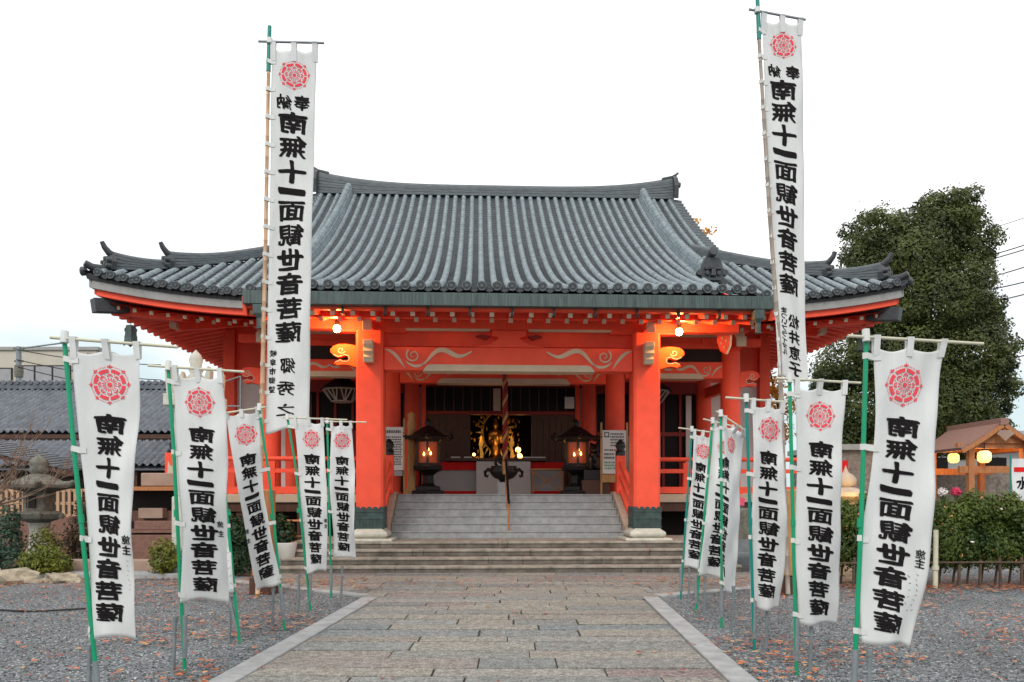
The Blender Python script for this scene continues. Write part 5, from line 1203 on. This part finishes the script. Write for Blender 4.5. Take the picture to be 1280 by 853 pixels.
# offering shelf
p0 = P(196, 700, 15.4); t = thing('offering_shelf', 'low wooden shelter with a flat roof on a red granite base', 'shelter', (p0.x, 15.4, 0))
b = MB(); b.box(-.85, .95, 0, .8, .0, .20); b.build('plinth', 'pinkwall', t, bevel=.015); b = MB(); b.box(-.75, .85, .05, .75, .2, .72); b.build('base', 'redgranite', t, bevel=.01)
b = MB(); b.box(-.95, .85, .0, .8, 1.62, 1.70); b.build('roof', 'orangewood', t); b = MB(); b.box(-.9, .8, .72, .78, .72, 1.62); b.build('back_panel', 'dark', t)
for x in (-.8, .55): b = MB(); b.box(x-.05, x+.05, .05, .15, .72, 1.62); b.build('post', 'orangewood', t)
b = MB(); b.box(-.8, .8, .04, .7, .76, .82); b.build('shelf', 'redgranite', t)
for x0, x1, z0, z1, y, mt, lab in ((-.75, .4, .98, 1.20, .45, 'redgranite', 'long brown box at the back of the wooden shelter'), (-.5, .0, 1.05, 1.26, .25, 'pinkwall', 'small brown box standing on top of the boxes in the shelter'), (-.5, .30, .822, 1.0, .08, 'redgranite', 'lidded brown box at the front of the shelter shelf'), (.32, .50, .822, 1.02, .2, 'planter', 'pale upright block beside the brown boxes on the shelf')):
    b = MB(); b.box(x0, x1, y, y+.22, z0, z1); o = b.build('wooden_box', mt, bevel=.01); o.location = (p0.x, 15.4, 0); tag(o, lab, 'box')
b = MB(); b.box(-.4, .9, .15, .6, 1.71, 1.98); o = b.build('stone_block', 'pinkwall', bevel=.02); o.location = (p0.x, 15.4, 0); tag(o, 'grey-brown stone block resting on the shelter roof', 'stone')
# low retaining wall and kerb stones at the back of the gravel
t = MB(); t.box(-13, -5.2, 14.35, 14.6, 0, .30); o = t.build('low_wall', 'pinkwall', bevel=.02); tag(o, 'low brown rendered garden wall behind the left gravel', 'wall')
t = MB(); t.box(-8.8, -5.3, 13.75, 14.3, 0, .10); structure(t.build('kerb', 'granite', bevel=.015))
def rock(lab, x, y, sx, sy, sz, seed):
    g = random.Random(seed); bm = bmesh.new(); bmesh.ops.create_icosphere(bm, subdivisions=3, radius=1)
    for v in bm.verts:
        n = 1+.18*sin(v.co.x*5+seed)+.14*sin(v.co.y*7+seed*2)+.12*sin(v.co.z*6+v.co.x*4); v.co *= n
        v.co.z = max(v.co.z, -.55); v.co.z = min(v.co.z, .62+.08*sin(v.co.x*6)); v.co.x *= sx; v.co.y *= sy; v.co.z *= sz
    me = bpy.data.meshes.new('garden_rock'); bm.to_mesh(me); bm.free(); me.materials.append(M['rock']); o = bpy.data.objects.new('garden_rock', me); COL.objects.link(o); o.location = (x, y, .25*sz); tag(o, lab, 'rock', 'garden edging rocks')
rock('large flat tan rock edging the garden at the far left', -8.75, 13.2, .62, .3, .26, 1); rock('smaller tan rock beside the flat one on the left', -7.85, 13.25, .34, .2, .18, 2); rock('rounded rock at the very left edge of the picture', -9.5, 13.4, .4, .3, .25, 3)
# shrubs (each with leaves and a short stem)
def shrub(lab, x, y, blobs, n, size, mt, seed, stem=.3, z0=0):
    t = thing('shrub', lab, 'shrub', (x, y, z0)); leaves('foliage', blobs, n, size, [mt], t, seed, .45)
    b = MB()
    for k in range(4): b.tube([(0, 0, -.05), (.1*cos(k*1.6), .1*sin(k*1.6), stem*.6), (.25*cos(k*1.6), .25*sin(k*1.6), stem*1.2)], [.03, .024, .012], 6)
    b.build('stem', 'bark', t); return t
shrub('round yellow-green shrub in front of the stone lantern', -8.55, 13.9, [(0, 0, .34, .42, .34, .28), (-.22, 0, .26, .25, .25, .22), (.24, .05, .26, .25, .25, .22)], 2600, .032, 'leaf_yellow', 11)
shrub('blue-green conifer shrub at the left edge', -9.75, 14.6, [(0, 0, .55, .38, .4, .5), (.1, 0, 1.0, .22, .25, .35), (.3, -.3, .3, .35, .3, .28)], 2400, .04, 'leaf_blue', 12, .6)
shrub('red-brown shrub right of the stone lantern', -8.75, 15.8, [(0, 0, .75, .5, .45, .6), (.1, 0, 1.25, .38, .38, .35), (.25, -.1, .5, .4, .4, .45), (-.2, 0, .5, .4, .4, .4)], 4200, .04, 'leaf_brown', 13, .8)
shrub('small olive shrub at the foot of the stone lantern', -9.4, 15.3, [(0, 0, .5, .3, .3, .4)], 900, .035, 'leaf_yellow', 14, .5)
shrub('clipped dark green bush between the second and third left banners', -5.25, 14.2, [(0, 0, .55, .40, .38, .52), (-.15, 0, .95, .30, .3, .25), (.2, 0, .8, .3, .3, .35), (.25, -.1, .35, .3, .3, .3)], 5200, .034, 'leaf_dark', 15, .5)
shrub('yellowing shrub at the foot of the second left banner', -6.35, 13.9, [(0, 0, .38, .28, .28, .36)], 1100, .035, 'leaf_yellow', 16, .4)
# bare tree
def limb(b, p, d, r, l, depth, g):
    pts = [p]; q = Vector(p); d = Vector(d).normalized(); rr = [r]
    for i in range(4):
        d = (d+Vector((g.uniform(-.3, .3), g.uniform(-.3, .3), g.uniform(-.12, .22)))).normalized(); q = q+d*l/4; pts.append(q.copy()); rr.append(r*(1-.16*(i+1)))
    b.tube(pts, rr, 5 if depth < 2 else 7, cap=False)
    if depth > 0:
        for k in range(3 if depth > 1 else 4):
            i = g.choice((1, 2, 3, 4)); nd = (d+Vector((g.uniform(-1, 1), g.uniform(-.7, .7), g.uniform(-.35, .8)))).normalized(); limb(b, pts[i], nd, max(.006, rr[i]*.6), l*.72, depth-1, g)
t = thing('bare_tree', 'leafless tree with tangled pale twigs at the left edge', 'tree', (-10.5, 15.0, 0)); g = random.Random(8)
b = MB(); b.tube([(0, 0, -.1), (.05, 0, .8), (0, .05, 1.5)], [.10, .085, .07], 9); b.build('trunk', 'twig', t); b = MB()
for d in ((.9, -.1, .25), (.6, .2, .9), (.8, -.4, .05), (.3, 0, 1), (-.4, .1, .8), (.9, .3, .5)): limb(b, Vector((0, .02, 1.1+.3*random.random())), d, .04, 1.0, 3, g)
b.build('crown', 'twig', t)
# planter and chair frame left of the steps
p = P(357, 670, 15.3); t = thing('flower_pot', 'white fluted planter with a leafy plant beside the steps', 'planter', (p.x-.05, 15.3, 0))
b = MB(); b.lathe([(.16, 0), (.2, .05), (.24, .35), (.28, .55), (.27, .58), (.22, .56)], 14); b.build('pot', 'planter', t, bevel=.005); leaves('foliage', [(0, 0, .78, .26, .26, .3), (-.1, 0, 1.0, .16, .16, .18)], 600, .05, ['leaf_dark'], t, 31)
t = thing('metal_stand', 'small orange metal tube frame standing behind the white planter', 'frame', (p.x+.05, 15.7, 0)); b = MB(); b.tube([(-.25, 0, .0), (-.25, 0, .95), (-.2, 0, 1.0), (.2, 0, 1.0), (.25, 0, .95), (.25, 0, 0)], .022, 8); b.build('tube_frame', 'orangewood', t)
b = MB(); b.bar((-.25, 0, .68), (.25, 0, .68), .03, .03); b.build('crosspiece', 'orangewood', t)
# dark hose
b = MB(); b.tube([(-7.2+.2*k, 9.75+.10*sin(k*.9)+.02*k, .02) for k in range(9)], .013, 6); o = b.build('hose', 'wire'); tag(o, 'dark hose lying across the gravel on the left', 'hose')

# ================================================================== RIGHT SIDE
# big evergreen tree
TYd = 36; k = TYd/F; t = thing('evergreen_tree', 'tall dense evergreen tree behind the right eave', 'tree', ((1150-640)*k, TYd, 0))
def bl(px, py, rx, ry, dy=0, rz=None): return ((px-1150)*k, dy, EYE+(HZ-py)*k, rx*k, (rz or rx)*k*.9, ry*k)
base_ = [bl(1140, 285, 30, 26), bl(1192, 268, 34, 34), bl(1165, 295, 45, 40), bl(1212, 300, 30, 45), bl(1098, 290, 36, 32), bl(1080, 325, 36, 34, -.6), bl(1125, 330, 52, 46, -.8), bl(1195, 350, 44, 48, -.3), bl(1150, 385, 62, 48, -1.0), bl(1215, 400, 34, 44), bl(1088, 388, 44, 44, -.4), bl(1195, 440, 52, 42, -.7), bl(1120, 450, 62, 46, -.9), bl(1062, 455, 46, 40), bl(1222, 492, 40, 40), bl(1160, 505, 60, 46, -.8), bl(1082, 510, 52, 42, -.3), bl(1040, 490, 26, 34), bl(1120, 545, 60, 40, -.2), bl(1200, 540, 50, 34), bl(1050, 545, 36, 32), bl(1246, 508, 16, 22)]
g = np.random.default_rng(77); bl_ = list(base_)
for q in base_:
    for i in range(9):
        d = g.normal(size=3); d /= np.linalg.norm(d); f = g.uniform(.20, .46)
        bl_.append((q[0]+d[0]*q[3]*.96, q[1]+d[1]*q[4]*.96, q[2]+d[2]*q[5]*.93+.1, q[3]*f, q[4]*f, q[5]*f*.8))
leaves('crown', bl_, 190000, .078, ['leaf_tree'], t, 41, .50, droop=.2)
b = MB(); g = random.Random(5); b.tube([(0, 0, -.2), (.1, 0, 3), (0, .1, 7), (.3, 0, 11), (1.2, 0, 14)], [.5, .42, .3, .18, .05], 10)
for q in base_: b.tube([(0.05, 0, max(2, q[2]*.55)), (q[0]*.5, q[1]*.5, q[2]*.8), (q[0], q[1], q[2])], [.14, .09, .03], 6)
b.build('trunk', 'bark', t)
# golden trees behind the temple
p = P(880, 290, 42); t = thing('golden_tree', 'golden autumn tree peeping over the right roof slope', 'tree', (p.x-1.0, 42, 0))
leaves('crown', [(1.0, 0, p.z, .5, .6, .22), (.5, 0, p.z+.5, .35, .5, .25), (1.5, 0, p.z+.15, .3, .4, .14), (.4, 0, p.z-.5, .5, .6, .4), (-.6, 0, p.z-1.8, 1.6, 1.6, 1.2), (-.3, 0, p.z-5, 2.2, 2, 2.4)], 2600, .12, ['leaf_gold'], t, 42)
b = MB(); b.tube([(0, 0, -.1), (0, .1, 8), (.6, 0, p.z-.3), (1.3, 0, p.z)], [.3, .2, .06, .02], 8); b.build('trunk', 'bark', t)
p = P(975, 510, 26); t = thing('golden_tree', 'small golden-leaved tree behind the two large right banners', 'tree', (p.x, 26, 0))
leaves('crown', [(-.3, 0, p.z+.8, .5, .5, .5), (.1, 0, p.z+.1, .6, .5, .5), (-.1, 0, p.z-.8, .6, .5, .5), (-.5, 0, p.z+1.6, .35, .4, .4)], 900, .085, ['leaf_gold'], t, 43, .3)
b = MB(); b.tube([(0, 0, -.1), (-.05, 0, p.z), (-.4, 0, p.z+1.5)], [.09, .06, .02], 7); b.build('trunk', 'bark', t)
# hedge with stakes
t = thing('clipped_hedge', 'clipped green hedge with orange blossoms behind the right gravel', 'hedge', (7.8, 12.9, 0)); g = random.Random(9); bl_ = []
for i in range(26):
    x = -2.9+.24*i+g.uniform(-.05, .05)
    bl_ += [(x, g.uniform(-.1, .1), 1.2+.10*sin(i*1.1)+g.uniform(-.04, .1), .27, .34, .30), (x, g.uniform(-.1, .1), .72, .30, .42, .47), (x+.1, g.uniform(-.15, .1), 1.32+.12*sin(i*1.9), .13, .16, .16)]
leaves('foliage', bl_, 85000, .032, ['leaf_hedge'], t, 51, .45)
leaves('blossoms', [(x, y-.1, z, rx*1.05, ry*1.05, rz) for x, y, z, rx, ry, rz in bl_], 260, .030, ['flower_a', 'flower_b'], t, 52, .9, mi_p=(.8, .2))
b = MB()
for i in range(26): x = -2.9+.24*i; b.tube([(x, .1, 0), (x+.03, .05, .5), (x-.03, 0, 1.0)], [.022, .018, .01], 6)
b.build('stems', 'bark', t)
fen = thing('stake_fence', 'low rustic stake fence under the clipped hedge', 'fence', (7.8, 12.45, 0))
for i in range(18): x = -2.9+.345*i; b = MB(); b.tube([(x, 0, -.02), (x+random.uniform(-.02, .02), 0, random.uniform(.40, .52))], .024, 7); b.build('stake', 'bark', fen)
b = MB(); b.tube([(-3, -.03, .40), (0, -.03, .42), (3.2, -.03, .40)], .016, 7); b.build('rail', 'bark', fen)
b = MB(); b.tube([(-.9, -.06, 0), (-.89, -.06, .95)], .04, 9); b.tube([(-.9, -.06, .3), (-.9, -.06, .36)], .055, 9); b.build('support_post', 'stick', fen)
# washing pavilion
t = thing('washing_pavilion', 'open timber pavilion with pinkish bark roof and lit lamps behind the hedge', 'pavilion', (19.2, 30, 0))
def rz_(u): return 4.36-.98*abs(u)/1.5+.12*(1-abs(u)/1.5)*abs(u)/1.5*-1.4
b = MB()
for s in (-1, 1):
    us = [s*(.1+1.5*i/8) for i in range(9)]; b.sweep([(u, 1.45, rz_(u)) for u in us], 3.5, .12, up=(0, 0, 1))
b.build('roof', 'shingle', t); b = MB(); b.box(-.16, .16, -.4, 3.3, 4.30, 4.58); b.build('ridge_box', 'shingle', t, bevel=.02)
for s in (-1, 1): b = MB(); b.sweep([(s*(.0+1.6*i/6), -.34, rz_(s*1.6*i/6)-.12) for i in range(7)], .07, .14); b.build('barge_board', 'orangewood', t)
b = MB(); b.prism([(-.95, 3.62), (.95, 3.62), (0, 4.25)], lambda a, c, w: (a, w, c), -.1, -.04); b.build('gable_board', 'orangewood', t)
b = MB(); b.prism([(-.2, 4.1), (-.32, 3.95), (-.18, 3.85), (0, 3.68), (.18, 3.85), (.32, 3.95), (.2, 4.1)], lambda a, c, w: (a, w, c), -.46, -.40); b.build('gable_pendant', 'pinkwall', t)
for x in (-1.05, 1.05):
    for y in (.1, 2.8): b = MB(); b.box(x-.11, x+.11, y-.11, y+.11, 0, 3.55); b.build('post', 'orangewood', t, bevel=.01)
for y in (.1, 2.8):
    b = MB(); b.box(-1.5, 1.5, y-.07, y+.07, 2.45, 2.72); b.build('tie_beam', 'orangewood', t); b = MB(); b.box(-1.6, 1.6, y-.09, y+.09, 3.42, 3.62); b.build('top_beam', 'orangewood', t)
for x in (-1.3, 1.3): b = MB(); b.box(x-.08, x+.08, -.3, 3.2, 3.36, 3.5); b.build('eave_beam', 'orangewood', t)
b = MB(); b.box(-.7, .7, .6, 2.3, 0, .75); b.build('water_basin', 'oldstone', t, bevel=.03)
for x, y, r, lab in ((-1.25, .9, .21, 'round glowing lamp at the left post of the pavilion'), (-.62, -.1, .25, 'large glowing paper lantern under the pavilion gable')):
    q = thing('paper_lantern', lab, 'lantern', (19.2+x, 30+y, 3.08), 0, 'lit lanterns of the washing pavilion'); b = MB()
    b.lathe([(r*.55, -r*.95), (r*.95, -r*.6), (r, 0), (r*.95, r*.6), (r*.55, r*.95)], 16); b.build('shade', 'lampshade', q); b = MB(); b.lathe([(r*.6, r*.93), (r*.55, r*1.1)], 14); b.tube([(0, 0, r), (0, 0, r+.3)], .02, 6); b.build('top_ring', 'bronze', q)
    l = bpy.data.lights.new('lantern_light', 'POINT'); l.energy = 70; l.color = (1, .50, .16); l.shadow_soft_size = .3; lo = bpy.data.objects.new('lantern_light', l); COL.objects.link(lo); lo.parent = q; lo.location = (.25, .5, -.1)
# wall and things behind the hedge
o = MB(); o.box(14.0, 34, 37.9, 38.2, 0, 2.9); o = o.build('stone_wall', 'brick'); tag(o, 'grey-brown stone wall behind the washing pavilion', 'wall')
t = thing('grey_house', 'grey roofed house beyond the stone wall at the right edge', 'house', (31, 52, 0)); b = MB(); b.box(-5, 12, 0, 8, 0, 5.3); b.build('wall', 'greyboard', t); b = MB(); b.prism([(-1, 5.2), (9, 5.2), (4, 6.4)], lambda a, c, w: (w, a, c), -5.5, 12.5); b.build('roof', 'house', t)
for x in (-3, 1, 5): b = MB(); b.box(x, x+1.8, -.06, -.01, 2.6, 4.2); b.build('window', 'glass', t)
t = thing('grey_house', 'low brown house behind the stone finial right of the temple', 'house', (15.6, 34, 0)); b = MB(); b.box(-1.2, 2.0, 0, 5, 0, 3.6); b.build('wall', 'brick', t); b = MB(); b.box(-1.4, 2.2, -.2, 5.2, 3.6, 3.85); b.build('roof', 'greyboard', t)
p = P(1057, 640, 14.5); t = thing('stone_lantern', 'stone lantern top lit warm yellow above the hedge', 'stone lantern', (p.x, 14.5, 0))
b = MB(); b.lathe([(.32, 0), (.3, .1), (.18, .15), (.18, 1.05), (.3, 1.15), (.3, 1.25)], 12); b.build('pillar', 'tanstone', t); b = MB(); b.lathe([(.22, 1.25), (.2, 1.4), (.42, 1.50), (.40, 1.58), (.14, 1.68)], 8, smooth=False); b.build('cap_stone', 'tanstone', t, bevel=.015)
b = MB(); b.lathe([(.10, 1.66), (.19, 1.72), (.20, 1.82), (.14, 1.90), (.05, 1.96), (.0, 2.1)], 14); b.build('finial', 'tanstone', t)
l = bpy.data.lights.new('lantern_light', 'POINT'); l.energy = 14; l.color = (1, .62, .2); l.shadow_soft_size = .1; lo = bpy.data.objects.new('lantern_light', l); COL.objects.link(lo); lo.parent = t; lo.location = (-.1, -.75, 1.45)
t = thing('small_banner', 'thin red banner beside the low brown house', 'banner', (P(1048, 600, 20).x, 20, 0)); b = MB(); b.tube([(0, 0, 0), (0, 0, 2.5)], .015, 6); b.build('pole', 'zinc', t); b = MB(); b.grid(lambda u, v: (.03+.22*u, .02*sin(v*8+u*3), 2.45-1.7*v), 5, 20); b.build('cloth', 'redprint', t)
t = thing('small_banner', 'white banner with red and black characters at the right edge', 'banner', (P(1263, 600, 20).x, 20, 0)); b = MB(); b.tube([(0, 0, 0), (0, 0, 2.6)], .018, 6); b.build('pole', 'teal', t)
sf = lambda u, v, d=0: Vector((.05+.5*u, .03*sin(v*7+u*3)-d, 2.5-1.6*v)); b = MB(); b.grid(lambda u, v: sf(u, v), 8, 24); cl = b.build('cloth', 'cloth', t)
def put_(ch, v0, h, w, mt):
    V, Fc, Z = glyph(ch); b = MB(); b.add([sf(.5+x*w, v0-y*h, .006+z) for (x, y), z in zip(V, Z)], Fc.tolist()); b.build('lettering', mt, cl, normals=False)
b = MB(); b.add([sf(u, v, .005) for u, v in ((.12, .14), (.88, .14), (.88, .22), (.12, .22))], [(0, 1, 2, 3)]); b.build('red_mark', 'redprint', cl, normals=False)
put_('水', .40, .22, .62, 'ink')
# flowers before the pavilion
for px, mt, lab in ((1178, 'flower_b', 'cluster of white flowers on a stem behind the hedge'), (1195, 'flower_c', 'cluster of magenta flowers on a stem behind the hedge')):
    q = P(px, 615, 16); t = thing('flower_bunch', lab, 'flowers', (q.x, 16, 0)); leaves('blooms', [(0, 0, q.z, .10, .10, .09)], 200, .025, [mt], t, 60+px, .7); b = MB()
    for a in range(4): b.tube([(.02*a, 0, 0), (.03*a-.03, 0, q.z-.05)], .01, 5)
    b.build('stems', 'leaf_dark', t)
# dark stone, pink cloth and grey bench right of the temple
p = P(925, 690, 16.3); t = thing('stone_trough', 'dark weathered stone block right of the steps', 'stone block', (p.x, 16.3, 0)); b = MB(); b.box(-.38, .5, 0, .5, .55, 1.25); b.prism([(-.38, 1.25), (.1, 1.25), (-.05, 1.5), (-.3, 1.55)], lambda a, c, w: (a, w, c), .05, .45); b.build('upper_stone', 'oldstone', t, bevel=.03)
b = MB(); b.box(-.42, .55, -.06, .55, 0, .55); b.build('base', 'zinc', t, bevel=.01)
b = MB(); b.prism([(0, 0), (.22, -.06), (.2, -.22), (.08, -.2)], lambda a, c, w: (p.x-.12+a, 16.3+w, 1.52+c), -.03, -.01); o = b.build('cloth_bib', 'pink'); tag(o, 'pink cloth bib on the dark stone block', 'cloth')
b = MB(); b.box(-.5, .55, -.75, -.3, .30, .36); b.box(-.5, .55, -.36, -.3, .36, .62); t = thing('metal_bench', 'grey metal bench before the dark stone block', 'bench', (p.x-.05, 15.9, 0)); b.build('seat', 'zinc', t)
for x in (-.4, .45): b = MB(); b.box(x-.03, x+.03, -.7, -.35, 0, .3); b.build('leg', 'zinc', t)
# overhead cables on the right
for i, (ya, yb) in enumerate(((292, 268), (325, 303), (330, 309), (352, 331), (366, 353), (382, 368), (446, 434), (455, 447))):
    A = P(1215, ya, 48); B = P(1330, yb-14, 40); b = MB(); b.tube([A.lerp(B, u)-Vector((0, 0, .35*4*u*(1-u)*.3)) for u in [k_/10 for k_ in range(11)]], .036 if i else .022, 5); o = b.build('power_line', 'wire')
    tag(o, 'thin black overhead cable emerging from behind the evergreen tree', 'cable', 'overhead cables at the right')
